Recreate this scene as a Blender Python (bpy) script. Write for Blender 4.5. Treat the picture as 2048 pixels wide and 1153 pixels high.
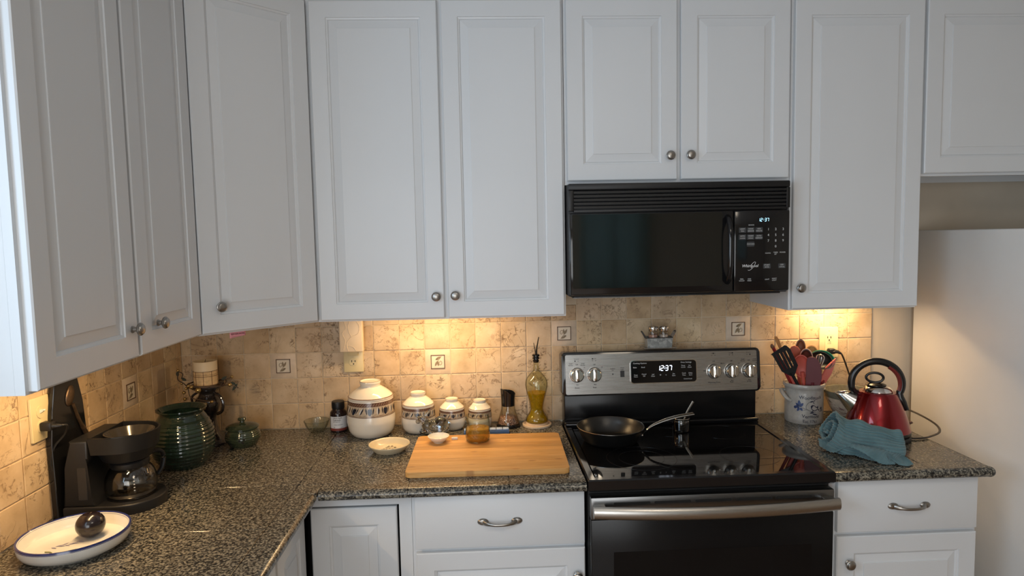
import bpy, bmesh, math, random
from mathutils import Vector, Matrix, noise
random.seed(7)
PI = math.pi
SC = bpy.context.scene
COL = SC.collection
for o in list(bpy.data.objects):
    bpy.data.objects.remove(o)

# ------------------------------------------------------------------ camera
def make_camera():
    cx, cy, cz, yaw, pit, rol, f = 1.1927, -2.587, 1.6602, 0.043, -0.0782, -0.0197, 1304.07
    fw = Vector((math.sin(yaw)*math.cos(pit), math.cos(yaw)*math.cos(pit), math.sin(pit)))
    r = fw.cross(Vector((0, 0, 1))).normalized()
    u = r.cross(fw)
    r2 = math.cos(rol)*r + math.sin(rol)*u
    u2 = -math.sin(rol)*r + math.cos(rol)*u
    cam = bpy.data.cameras.new('camera')
    cam.sensor_width = 36.0
    cam.lens = f/2048*36.0
    cam.clip_start = 0.02
    ob = bpy.data.objects.new('camera', cam)
    COL.objects.link(ob)
    m = Matrix.Identity(4)
    for i in range(3):
        m[i][0], m[i][1], m[i][2] = r2[i], u2[i], -fw[i]
    m[0][3], m[1][3], m[2][3] = cx, cy, cz
    ob.matrix_world = m
    SC.camera = ob
make_camera()

# ------------------------------------------------------------------ world, daylight, exposure
W = bpy.data.worlds.new('world')
SC.world = W
W.use_nodes = True
W.node_tree.nodes['Background'].inputs[0].default_value = (0.62, 0.78, 1.0, 1)
W.node_tree.nodes['Background'].inputs[1].default_value = 1.8
SC.view_settings.view_transform = 'Standard'
SC.view_settings.look = 'None'
SC.view_settings.gamma = 1.0
SC.view_settings.exposure = 0.0
SC.view_settings.use_curve_mapping = False
SC.cycles.transparent_max_bounces = 32
SC.cycles.caustics_reflective = False
SC.cycles.caustics_refractive = False

def area_light(name, loc, direction, sx, sy, power, color, spread=180):
    l = bpy.data.lights.new(name, 'AREA')
    l.shape = 'RECTANGLE'
    l.size, l.size_y = sx, sy
    l.energy = power
    l.color = color
    l.spread = math.radians(spread)
    o = bpy.data.objects.new(name, l)
    o.location = loc
    o.rotation_euler = Vector(direction).to_track_quat('-Z', 'Y').to_euler()
    COL.objects.link(o)
    return o
# daylight entering through the window over the sink (left wall) and an added fill from behind the viewer
area_light('sink_window_daylight', (0.03, -2.35, 1.75), (1, 0, 0), 1.1, 0.9, 17.0, (0.60, 0.80, 1.0))
area_light('rear_daylight_fill', (0.75, -4.50, 1.25), (0.05, 1, 0.05), 1.5, 1.9, 40.0, (0.93, 0.97, 1.0))  # added ambient fill
# warm overhead fill for the room; no ceiling lamp is built
area_light('overhead_fill_light', (1.9, -2.6, 2.6), (0, 0, -1), 0.5, 0.5, 8.0, (1.0, 0.86, 0.68))

# ------------------------------------------------------------------ materials
MATS = {}
def nd(nt, typ, loc=None, **kw):
    n = nt.nodes.new(typ)
    for k, v in kw.items():
        setattr(n, k, v)
    return n
def new_mat(name):
    m = bpy.data.materials.new(name)
    m.use_nodes = True
    nt = m.node_tree
    return m, nt, nt.nodes['Principled BSDF']
def ramp(nt, fac, stops, interp='LINEAR'):
    r = nd(nt, 'ShaderNodeValToRGB')
    r.color_ramp.interpolation = interp
    el = r.color_ramp.elements
    while len(el) < len(stops):
        el.new(0.5)
    for e, (p, c) in zip(el, stops):
        e.position = p
        e.color = (c[0], c[1], c[2], 1) if not isinstance(c, (int, float)) else (c, c, c, 1)
    nt.links.new(fac, r.inputs[0])
    return r.outputs[0]
def noise_tex(nt, vec, scale, detail=3, rough=0.55, dist=0.0):
    n = nd(nt, 'ShaderNodeTexNoise')
    n.inputs['Scale'].default_value = scale
    n.inputs['Detail'].default_value = detail
    n.inputs['Roughness'].default_value = rough
    n.inputs['Distortion'].default_value = dist
    if vec is not None:
        nt.links.new(vec, n.inputs['Vector'])
    return n.outputs['Fac']
def mixc(nt, fac, a, b, blend='MIX'):
    n = nd(nt, 'ShaderNodeMix', data_type='RGBA', blend_type=blend)
    for sock, v in ((n.inputs[0], fac), (n.inputs[6], a), (n.inputs[7], b)):
        if isinstance(v, (int, float)):
            sock.default_value = v
        elif isinstance(v, (tuple, list)):
            sock.default_value = (v[0], v[1], v[2], 1)
        else:
            nt.links.new(v, sock)
    return n.outputs[2]
def mth(nt, op, a, b=None, c=None, clamp=False):
    n = nd(nt, 'ShaderNodeMath', operation=op, use_clamp=clamp)
    for i, v in enumerate((a, b, c)):
        if v is None:
            continue
        if isinstance(v, (int, float)):
            n.inputs[i].default_value = v
        else:
            nt.links.new(v, n.inputs[i])
    return n.outputs[0]
def bump(nt, b, height, strength, dist=0.001):
    n = nd(nt, 'ShaderNodeBump')
    n.inputs['Strength'].default_value = strength
    n.inputs['Distance'].default_value = dist
    nt.links.new(height, n.inputs['Height'])
    nt.links.new(n.outputs[0], b.inputs['Normal'])
def obj_vec(nt, scale=(1, 1, 1), rnd=0.0, world=False):
    if world:
        src = nd(nt, 'ShaderNodeNewGeometry').outputs['Position']
    else:
        src = nd(nt, 'ShaderNodeTexCoord').outputs['Object']
    mp = nd(nt, 'ShaderNodeMapping')
    mp.inputs['Scale'].default_value = scale
    nt.links.new(src, mp.inputs['Vector'])
    if rnd:
        oi = nd(nt, 'ShaderNodeObjectInfo')
        m = mth(nt, 'MULTIPLY', oi.outputs['Random'], rnd)
        cmb = nd(nt, 'ShaderNodeCombineXYZ')
        nt.links.new(m, cmb.inputs[0])
        nt.links.new(mth(nt, 'MULTIPLY', m, 1.7), cmb.inputs[1])
        nt.links.new(mth(nt, 'MULTIPLY', m, 0.6), cmb.inputs[2])
        nt.links.new(cmb.outputs[0], mp.inputs['Location'])
    return mp.outputs[0]

def pmat(name, color, rough=0.5, metal=0.0, coat=0.0, spec=0.5, var=0.06, vscale=8.0, bumpamt=0.0, bscale=200.0, trans=0.0, emit=None, estr=0.0, rvar=0.0):
    """plain procedural material: slight colour variation, optional fine bump"""
    if name in MATS:
        return MATS[name]
    m, nt, b = new_mat(name)
    v = obj_vec(nt)
    f = noise_tex(nt, v, vscale, 3)
    d = tuple(c*(1-var) for c in color)
    e = tuple(min(1, c*(1+var)) for c in color)
    c = ramp(nt, f, [(0.3, d), (0.7, e)])
    nt.links.new(c, b.inputs['Base Color'])
    b.inputs['Roughness'].default_value = rough
    if rvar:
        fr = noise_tex(nt, v, vscale*3, 4)
        nt.links.new(ramp(nt, fr, [(0.3, rough-rvar), (0.7, rough+rvar)]), b.inputs['Roughness'])
    b.inputs['Metallic'].default_value = metal
    b.inputs['Coat Weight'].default_value = coat
    b.inputs['Coat Roughness'].default_value = 0.08
    b.inputs['Specular IOR Level'].default_value = spec
    b.inputs['Transmission Weight'].default_value = trans
    if emit:
        b.inputs['Emission Color'].default_value = (*emit, 1)
        b.inputs['Emission Strength'].default_value = estr
    if bumpamt:
        bump(nt, b, noise_tex(nt, v, bscale, 3), bumpamt)
    MATS[name] = m
    return m

def glassmat(name, tint=(0.93, 0.96, 0.95), edge=(0.45, 0.52, 0.5), amt=0.10, rough=0.02, bumpamt=0.0, bscale=90.0):
    """thin clear glass: tinted transparency, fresnel reflection, darker edges"""
    if name in MATS:
        return MATS[name]
    m = bpy.data.materials.new(name)
    m.use_nodes = True
    nt = m.node_tree
    nt.nodes.remove(nt.nodes['Principled BSDF'])
    out = nt.nodes['Material Output']
    lw = nd(nt, 'ShaderNodeLayerWeight')
    lw.inputs['Blend'].default_value = 0.5
    tr = nd(nt, 'ShaderNodeBsdfTransparent')
    gl = nd(nt, 'ShaderNodeBsdfGlossy')
    gl.inputs['Roughness'].default_value = rough
    nt.links.new(ramp(nt, lw.outputs['Facing'], [(0.0, tint), (0.6, tint), (0.97, edge)]), tr.inputs['Color'])
    mix = nd(nt, 'ShaderNodeMixShader')
    nt.links.new(ramp(nt, lw.outputs['Facing'], [(0.0, amt*0.3), (0.55, amt*0.6), (0.85, min(1, amt*2.2)), (1.0, min(1, amt*5))]), mix.inputs[0])
    if bumpamt:
        bn = nd(nt, 'ShaderNodeBump')
        bn.inputs['Strength'].default_value = bumpamt
        bn.inputs['Distance'].default_value = 0.002
        nt.links.new(noise_tex(nt, obj_vec(nt), bscale, 2), bn.inputs['Height'])
        nt.links.new(bn.outputs[0], gl.inputs['Normal'])
        nt.links.new(bn.outputs[0], lw.inputs['Normal'])
    nt.links.new(tr.outputs[0], mix.inputs[1])
    nt.links.new(gl.outputs[0], mix.inputs[2])
    nt.links.new(mix.outputs[0], out.inputs['Surface'])
    MATS[name] = m
    return m

def liquidmat(name, color, dense, fac=0.45):
    m = bpy.data.materials.new(name)
    m.use_nodes = True
    nt = m.node_tree
    b = nt.nodes['Principled BSDF']
    out = nt.nodes['Material Output']
    b.inputs['Base Color'].default_value = (*dense, 1)
    b.inputs['Roughness'].default_value = 0.08
    tr = nd(nt, 'ShaderNodeBsdfTransparent')
    f = noise_tex(nt, obj_vec(nt), 60, 2)
    nt.links.new(ramp(nt, f, [(0.3, color), (0.7, tuple(min(1, c*1.15) for c in color))]), tr.inputs['Color'])
    mix = nd(nt, 'ShaderNodeMixShader')
    mix.inputs[0].default_value = fac
    nt.links.new(tr.outputs[0], mix.inputs[1])
    nt.links.new(b.outputs[0], mix.inputs[2])
    nt.links.new(mix.outputs[0], out.inputs['Surface'])
    return m

def tile_mat():
    m, nt, b = new_mat('travertine_tile')
    v = obj_vec(nt, rnd=40.0)
    oi = nd(nt, 'ShaderNodeObjectInfo')
    big = noise_tex(nt, v, 9, 4, 0.6)
    c = ramp(nt, big, [(0.25, (0.43, 0.318, 0.19)), (0.48, (0.57, 0.438, 0.278)), (0.75, (0.70, 0.578, 0.41))])
    tint = ramp(nt, oi.outputs['Random'], [(0.0, (0.90, 0.82, 0.74)), (0.3, (1.0, 0.95, 0.93)), (0.6, (0.95, 0.92, 0.95)), (1.0, (1.06, 1.04, 1.0))])
    c = mixc(nt, 1.0, c, tint, 'MULTIPLY')
    # pitted patches
    patch = noise_tex(nt, v, 17, 3, 0.55)
    pm = ramp(nt, patch, [(0.49, 0.0), (0.58, 1.0)])
    am = ramp(nt, mth(nt, 'FRACT', mth(nt, 'MULTIPLY', oi.outputs['Random'], 7.31)), [(0.15, 0.12), (0.55, 0.7), (0.9, 1.0)])
    pm = mth(nt, 'MULTIPLY', pm, am)
    pit = noise_tex(nt, v, 78, 5, 0.68, 0.8)
    pitm = ramp(nt, pit, [(0.53, 0.0), (0.58, 1.0)])
    pk = mth(nt, 'MULTIPLY', mth(nt, 'MULTIPLY', pm, pitm), 0.78)
    c = mixc(nt, pk, c, (0.17, 0.10, 0.05))
    # long veins
    w = noise_tex(nt, v, 11, 6, 0.62, 0.8)
    d = mth(nt, 'ABSOLUTE', mth(nt, 'SUBTRACT', w, 0.5))
    vein = ramp(nt, d, [(0.0, 1.0), (0.013, 0.0)])
    vm = ramp(nt, noise_tex(nt, v, 7, 2), [(0.48, 0.0), (0.58, 1.0)])
    vv = mth(nt, 'MULTIPLY', mth(nt, 'MULTIPLY', vein, vm), 0.75)
    c = mixc(nt, vv, c, (0.15, 0.09, 0.05))
    nt.links.new(c, b.inputs['Base Color'])
    b.inputs['Roughness'].default_value = 0.42
    h = mth(nt, 'SUBTRACT', mth(nt, 'MULTIPLY', big, 0.3), mth(nt, 'ADD', pk, vv))
    bump(nt, b, h, 0.5, 0.0015)
    return m
def granite_mat(name, bright=1.0):
    m, nt, b = new_mat(name)
    v = obj_vec(nt, world=True)
    oi = nd(nt, 'ShaderNodeObjectInfo')
    n1 = noise_tex(nt, v, 165, 3, 0.62)
    n2 = noise_tex(nt, v, 80, 2, 0.5)
    f = mth(nt, 'ADD', mth(nt, 'MULTIPLY', n1, 0.75), mth(nt, 'MULTIPLY', n2, 0.25))
    c = ramp(nt, f, [(0.40, (0.010, 0.010, 0.010)), (0.465, (0.045, 0.042, 0.037)), (0.52, (0.135, 0.122, 0.095)), (0.61, (0.30, 0.27, 0.21))])
    vo = nd(nt, 'ShaderNodeTexVoronoi')
    vo.inputs['Scale'].default_value = 260
    nt.links.new(v, vo.inputs['Vector'])
    sp = ramp(nt, vo.outputs['Color'], [(0.80, 0.0), (0.86, 1.0)])
    c = mixc(nt, mth(nt, 'MULTIPLY', sp, 0.5), c, (0.02, 0.02, 0.02))
    t = ramp(nt, oi.outputs['Random'], [(0.0, 0.85*bright), (1.0, 1.08*bright)])
    c = mixc(nt, 1.0, c, t, 'MULTIPLY')
    nt.links.new(c, b.inputs['Base Color'])
    b.inputs['Roughness'].default_value = 0.17
    bump(nt, b, n1, 0.05, 0.0005)
    return m
def paint_mat(name, col, rough=0.38):
    m, nt, b = new_mat(name)
    v = obj_vec(nt)
    c = ramp(nt, noise_tex(nt, v, 3, 3), [(0.3, tuple(x*0.97 for x in col)), (0.7, col)])
    nt.links.new(c, b.inputs['Base Color'])
    b.inputs['Roughness'].default_value = rough
    g = noise_tex(nt, obj_vec(nt, (60, 60, 6)), 4, 4)
    bump(nt, b, g, 0.10, 0.0008)
    return m
def brushed_mat(name, col, rough=0.28, scale=(3, 300, 300)):
    m, nt, b = new_mat(name)
    v = obj_vec(nt, scale)
    n = noise_tex(nt, v, 3, 4, 0.6)
    nt.links.new(ramp(nt, n, [(0.3, tuple(x*0.94 for x in col)), (0.7, tuple(min(1, x*1.04) for x in col))]), b.inputs['Base Color'])
    nt.links.new(ramp(nt, n, [(0.2, rough-0.05), (0.8, rough+0.08)]), b.inputs['Roughness'])
    b.inputs['Metallic'].default_value = 1.0
    bump(nt, b, n, 0.05, 0.0004)
    return m
def bamboo_mat():
    m, nt, b = new_mat('bamboo')
    oi = nd(nt, 'ShaderNodeObjectInfo')
    v = obj_vec(nt, (5, 140, 60), rnd=30.0)
    g = noise_tex(nt, v, 1.6, 5, 0.65)
    c = ramp(nt, g, [(0.3, (0.50, 0.235, 0.065)), (0.5, (0.64, 0.335, 0.105)), (0.7, (0.74, 0.435, 0.165))])
    t = ramp(nt, oi.outputs['Random'], [(0.0, 0.70), (1.0, 1.16)])
    c = mixc(nt, 1.0, c, t, 'MULTIPLY')
    vo = nd(nt, 'ShaderNodeTexVoronoi')
    vo.inputs['Scale'].default_value = 1.0
    nt.links.new(obj_vec(nt, (9, 24, 1), rnd=17.0), vo.inputs['Vector'])
    k = ramp(nt, vo.outputs['Distance'], [(0.08, 1.0), (0.15, 0.0)])
    c = mixc(nt, mth(nt, 'MULTIPLY', k, 0.6), c, (0.30, 0.12, 0.03))
    nt.links.new(c, b.inputs['Base Color'])
    b.inputs['Roughness'].default_value = 0.42
    bump(nt, b, g, 0.08, 0.0005)
    return m
def glaze_mat(name, lo, hi, rough=0.09, ringscale=0.0):
    m, nt, b = new_mat(name)
    v = obj_vec(nt)
    f = noise_tex(nt, obj_vec(nt, (1, 1, 4)), 14, 5, 0.65, 0.5)
    s = noise_tex(nt, v, 260, 2)
    c = ramp(nt, f, [(0.32, lo), (0.68, hi)])
    c = mixc(nt, ramp(nt, s, [(0.6, 0.0), (0.72, 0.5)]), c, tuple(x*0.4 for x in lo))
    nt.links.new(c, b.inputs['Base Color'])
    b.inputs['Roughness'].default_value = rough
    b.inputs['Coat Weight'].default_value = 0.5
    b.inputs['Coat Roughness'].default_value = 0.05
    return m
def wood_mat(name, a, b_, rough=0.5, sc=(60, 60, 5)):
    m, nt, b = new_mat(name)
    g = noise_tex(nt, obj_vec(nt, sc), 2.5, 4, 0.6)
    nt.links.new(ramp(nt, g, [(0.3, a), (0.7, b_)]), b.inputs['Base Color'])
    b.inputs['Roughness'].default_value = rough
    return m

M_PAINT = paint_mat('cabinet_paint', (0.72, 0.735, 0.75))
M_WALL = pmat('wall_paint', (0.60, 0.52, 0.42), 0.7, var=0.03, bumpamt=0.15, bscale=150)
M_GROUT = pmat('tile_grout', (0.74, 0.64, 0.49), 0.85, var=0.08, vscale=30)
M_TILE = tile_mat()
M_GRAN = granite_mat('granite')
M_DGROUT = pmat('dark_grout', (0.035, 0.033, 0.03), 0.8)
M_CEIL = pmat('ceiling_paint', (0.78, 0.77, 0.75), 0.8, var=0.02)
M_FLOOR = wood_mat('floor_wood', (0.22, 0.12, 0.06), (0.34, 0.2, 0.1), 0.35, (4, 60, 4))
M_NICKEL = brushed_mat('satin_nickel', (0.36, 0.34, 0.315), 0.32, (40, 40, 40))
M_STEEL = brushed_mat('brushed_steel', (0.50, 0.49, 0.475), 0.27)
M_CHROME = pmat('chrome', (0.80, 0.78, 0.75), 0.07, 1.0, var=0.03)
M_BLKGLOSS = pmat('black_gloss', (0.008, 0.008, 0.009), 0.10, var=0.1)
M_BLKGLASS = pmat('black_glass', (0.004, 0.004, 0.0045), 0.035, var=0.1)
M_BLKPLAST = pmat('black_plastic', (0.009, 0.009, 0.010), 0.42, spec=0.4, var=0.1, bumpamt=0.08, bscale=400)
M_BLKMATTE = pmat('black_matte', (0.012, 0.012, 0.012), 0.6)
M_DARKHOLE = pmat('dark_interior', (0.01, 0.009, 0.008), 0.9)
M_FRIDGE = pmat('fridge_enamel', (0.77, 0.755, 0.73), 0.42, var=0.015, bumpamt=0.12, bscale=500)
M_ALMOND = pmat('almond_plastic', (0.66, 0.56, 0.33), 0.35, var=0.02)
M_IVORY = pmat('ivory_ceramic', (0.78, 0.72, 0.62), 0.14, coat=0.4, var=0.03)
M_SLOT = pmat('dark_slot', (0.01, 0.009, 0.008), 0.6)
M_INKBLACK = pmat('black_ink', (0.02, 0.02, 0.02), 0.5)
M_INKWHITE = pmat('white_ink', (0.55, 0.56, 0.56), 0.5)
M_INKGREY = pmat('grey_ink', (0.040, 0.043, 0.047), 0.5)

# ------------------------------------------------------------------ mesh helpers
def BM():
    return bmesh.new()
def box(bm, x0, x1, y0, y1, z0, z1, bev=0.0, seg=2):
    vs = [bm.verts.new((x, y, z)) for z in (z0, z1) for y in (y0, y1) for x in (x0, x1)]
    idx = [(0, 2, 3, 1), (4, 5, 7, 6), (0, 1, 5, 4), (2, 6, 7, 3), (1, 3, 7, 5), (0, 4, 6, 2)]
    fs = [bm.faces.new([vs[i] for i in q]) for q in idx]
    if bev > 0:
        es = list({e for f in fs for e in f.edges})
        bmesh.ops.bevel(bm, geom=es, offset=bev, segments=seg, profile=0.5, affect='EDGES')
    return bm
def lathe(bm, prof, seg=40, c=(0, 0, 0), closed=False, sx=1.0, sy=1.0, rot=None):
    """prof: list of (r, z). r==0 makes a pole. closed joins last to first."""
    rings = []
    for r, z in prof:
        if r <= 1e-7:
            p = Vector((0, 0, z))
            if rot is not None: p = rot @ p
            rings.append([bm.verts.new((p.x+c[0], p.y+c[1], p.z+c[2]))])
        else:
            row = []
            for i in range(seg):
                a = 2*PI*i/seg
                p = Vector((r*math.cos(a)*sx, r*math.sin(a)*sy, z))
                if rot is not None: p = rot @ p
                row.append(bm.verts.new((p.x+c[0], p.y+c[1], p.z+c[2])))
            rings.append(row)
    pairs = list(zip(rings, rings[1:]))
    if closed:
        pairs.append((rings[-1], rings[0]))
    for a, b in pairs:
        for i in range(seg):
            j = (i+1) % seg
            if len(a) == 1 and len(b) == 1:
                continue
            if len(a) == 1:
                bm.faces.new((a[0], b[j], b[i]))
            elif len(b) == 1:
                bm.faces.new((a[i], a[j], b[0]))
            else:
                bm.faces.new((a[i], a[j], b[j], b[i]))
    return bm
def smooth_pts(pts, n=6, closed=False):
    """Catmull-Rom resample"""
    P = [Vector(p) for p in pts]
    out = []
    m = len(P)
    rng = range(m) if closed else range(m-1)
    for i in rng:
        if closed:
            p0, p1, p2, p3 = P[(i-1) % m], P[i], P[(i+1) % m], P[(i+2) % m]
        else:
            p0, p1, p2, p3 = P[max(i-1, 0)], P[i], P[i+1], P[min(i+2, m-1)]
        for k in range(n):
            t = k/n
            out.append(0.5*((2*p1)+(-p0+p2)*t+(2*p0-5*p1+4*p2-p3)*t*t+(-p0+3*p1-3*p2+p3)*t*t*t))
    if not closed:
        out.append(P[-1])
    return out
def tube(bm, pts, r, seg=8, closed=False, flat=1.0, up=(0, 0, 1)):
    """round (or flattened: flat<1 squeezes along the frame's second axis) tube along pts; r a number or a list"""
    P = [Vector(p) for p in pts]
    n = len(P)
    R = r if isinstance(r, (list, tuple)) else [r]*n
    rings = []
    ref = Vector(up)
    for i in range(n):
        if closed:
            t = (P[(i+1) % n]-P[(i-1) % n]).normalized()
        else:
            t = (P[min(i+1, n-1)]-P[max(i-1, 0)]).normalized()
        a = ref - t*ref.dot(t)
        if a.length < 1e-4:
            a = t.orthogonal()
        a.normalize()
        b = t.cross(a)
        rings.append([bm.verts.new(P[i]+(a*math.cos(2*PI*k/seg)*flat+b*math.sin(2*PI*k/seg))*R[i]) for k in range(seg)])
        if flat == 1.0:
            ref = a
    for i in range(n if closed else n-1):
        A, B = rings[i], rings[(i+1) % n]
        for k in range(seg):
            j = (k+1) % seg
            bm.faces.new((A[k], A[j], B[j], B[k]))
    if not closed:
        bm.faces.new(list(reversed(rings[0])))
        bm.faces.new(rings[-1])
    return bm
def prism(bm, poly, a, b, axis='z'):
    """extrude a 2-D polygon (list of pairs) from a to b along axis"""
    def P(p, t):
        if axis == 'z': return (p[0], p[1], t)
        if axis == 'y': return (p[0], t, p[1])
        return (t, p[0], p[1])
    A = [bm.verts.new(P(p, a)) for p in poly]
    B = [bm.verts.new(P(p, b)) for p in poly]
    n = len(poly)
    fs = [bm.faces.new(A), bm.faces.new(list(reversed(B)))]
    for i in range(n):
        j = (i+1) % n
        fs.append(bm.faces.new((A[j], A[i], B[i], B[j])))
    return fs
def rrect(x0, x1, z0, z1, r, n=5):
    pts = []
    for cx, cz, a0 in ((x1-r, z1-r, 0), (x0+r, z1-r, PI/2), (x0+r, z0+r, PI), (x1-r, z0+r, 1.5*PI)):
        for k in range(n+1):
            a = a0+PI/2*k/n
            pts.append((cx+r*math.cos(a), cz+r*math.sin(a)))
    return pts
def ellipsoid(bm, c, rx, ry, rz, seg=16, rings=10, rot=None):
    prof = [(math.sin(PI*i/rings), -math.cos(PI*i/rings)) for i in range(rings+1)]
    prof[0] = (0, -1); prof[-1] = (0, 1)
    b2 = BM()
    lathe(b2, prof, seg)
    m = Matrix.Diagonal((rx, ry, rz, 1))
    if rot is not None:
        m = rot.to_4x4() @ m
    b2.transform(Matrix.Translation(c) @ m)
    merge(bm, b2)
    return bm
def merge(bm, other):
    me = bpy.data.meshes.new('tmp')
    other.to_mesh(me)
    other.free()
    bm.from_mesh(me)
    bpy.data.meshes.remove(me)
    return bm
def mesh_of(name, bm, mat, sharp=35.0, smooth=True):
    bmesh.ops.recalc_face_normals(bm, faces=bm.faces[:])
    if smooth:
        for f in bm.faces:
            f.smooth = True
        lim = math.radians(sharp)
        for e in bm.edges:
            if len(e.link_faces) == 2:
                e.smooth = e.calc_face_angle(0.0) < lim
    me = bpy.data.meshes.new(name)
    bm.to_mesh(me)
    bm.free()
    if mat:
        me.materials.append(mat)
    return me
def link(name, me, parent=None, loc=None, rot=None):
    o = bpy.data.objects.new(name, me)
    COL.objects.link(o)
    if parent is not None:
        o.parent = parent
    if loc is not None:
        o.location = loc
    if rot is not None:
        o.rotation_euler = rot
    return o
def part(name, bm, mat, parent, loc=None, rot=None, label=None, sharp=35.0, smooth=True):
    o = link(name, mesh_of(name, bm, mat, sharp, smooth), parent, loc, rot)
    if label:
        o['label'] = label
    return o
def wpart(name, bm, mat, root, **kw):
    """part whose bmesh was built in world coordinates (root unrotated; parts sit at the root's origin)"""
    top = root
    while top.parent: top = top.parent
    bm.transform(Matrix.Translation(-Vector(top.location)))
    return part(name, bm, mat, root, **kw)
def thing(name, label, cat, loc=(0, 0, 0), rotz=0.0, group=None):
    o = bpy.data.objects.new(name, None)
    o.empty_display_size = 0.05
    COL.objects.link(o)
    o.location = loc
    o.rotation_euler = (0, 0, rotz)
    o['label'] = label
    o['category'] = cat
    if group:
        o['group'] = group
    return o
def tag(o, label, cat, group=None):
    o['label'] = label
    o['category'] = cat
    if group:
        o['group'] = group
    return o
def struct(name, bm, mat, label=None):
    o = part(name, bm, mat, None)
    o['kind'] = 'structure'
    if label:
        o['label'] = label
    return o
def text_bm(items):
    """items: (string, size, x, z, align). One bmesh in the XZ plane facing -Y."""
    objs = []
    for s, size, x, z, al in items:
        cu = bpy.data.curves.new('tmp_text', 'FONT')
        cu.body = s
        cu.size = size
        cu.align_x = al
        cu.align_y = 'CENTER'
        cu.resolution_u = 2
        cu.offset = size*0.012
        o = bpy.data.objects.new('tmp_text', cu)
        COL.objects.link(o)
        objs.append((o, x, z))
    dg = bpy.context.evaluated_depsgraph_get()
    dg.update()
    bm = BM()
    for o, x, z in objs:
        me = bpy.data.meshes.new_from_object(o.evaluated_get(dg))
        me.transform(Matrix(((1, 0, 0, x), (0, 0, -1, 0), (0, 1, 0, z), (0, 0, 0, 1))))
        bm.from_mesh(me)
        bpy.data.meshes.remove(me)
    for o, x, z in objs:
        cu = o.data
        bpy.data.objects.remove(o)
        bpy.data.curves.remove(cu)
    return bm
SEG = {'0': 'abcdef', '1': 'bc', '2': 'abged', '3': 'abgcd', '4': 'fgbc', '5': 'afgcd', '6': 'afgedc', '7': 'abc', '8': 'abcdefg', '9': 'abcdfg'}
def seven_seg(bm, s, x, z, h, y=0.0, slant=0.10):
    w = h*0.52
    t = h*0.13
    def bar(ax, az, bx, bz):
        if ax == bx:
            q = [(ax-t/2, az), (ax+t/2, az), (bx+t/2, bz), (bx-t/2, bz)]
        else:
            q = [(ax, az-t/2), (bx, bz-t/2), (bx, bz+t/2), (ax, az+t/2)]
        bm.faces.new([bm.verts.new((x+p+(r*slant), y, z+r)) for p, r in q])
    for ch in s:
        if ch == ':':
            for zz in (h*0.3, h*0.65):
                bm.faces.new([bm.verts.new((x+p+r*slant, y, z+r)) for p, r in ((0, zz), (t, zz), (t, zz+t), (0, zz+t))])
            x += t*2.2
            continue
        g = t*0.35
        for sgm in SEG[ch]:
            if sgm == 'a': bar(g, h, w-g, h)
            if sgm == 'g': bar(g, h/2, w-g, h/2)
            if sgm == 'd': bar(g, 0, w-g, 0)
            if sgm == 'f': bar(0, h/2+g, 0, h-g)
            if sgm == 'b': bar(w, h/2+g, w, h-g)
            if sgm == 'e': bar(0, g, 0, h/2-g)
            if sgm == 'c': bar(w, g, w, h/2-g)
        x += w+t*2.0
    return x
def flat_poly(bm, pts, y=0.0):
    return bm.faces.new([bm.verts.new((p[0], y, p[1])) for p in pts])
def leaf_pts(cx, cz, L, wd, ang, n=6):
    """pointed leaf outline"""
    up, dn = [], []
    for i in range(n+1):
        t = i/n
        wv = wd*math.sin(PI*t)**0.8 * (1-0.25*t)
        up.append((t*L, wv)); dn.append((t*L, -wv))
    pts = up+list(reversed(dn[1:-1]))
    ca, sa = math.cos(ang), math.sin(ang)
    return [(cx+p*ca-q*sa, cz+p*sa+q*ca) for p, q in pts]
def ribbon_pts(path, w):
    """outline of a stroke of width w along a 2-D path (list of quads)"""
    qs = []
    P = [Vector((p[0], p[1])) for p in path]
    L, R = [], []
    for i, p in enumerate(P):
        t = (P[min(i+1, len(P)-1)]-P[max(i-1, 0)])
        t = t.normalized() if t.length > 0 else Vector((1, 0))
        nrm = Vector((-t.y, t.x))
        L.append(p+nrm*w/2); R.append(p-nrm*w/2)
    for i in range(len(P)-1):
        qs.append([tuple(L[i]), tuple(L[i+1]), tuple(R[i+1]), tuple(R[i])])
    return qs

TOP = 0.914     # worktop height
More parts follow.
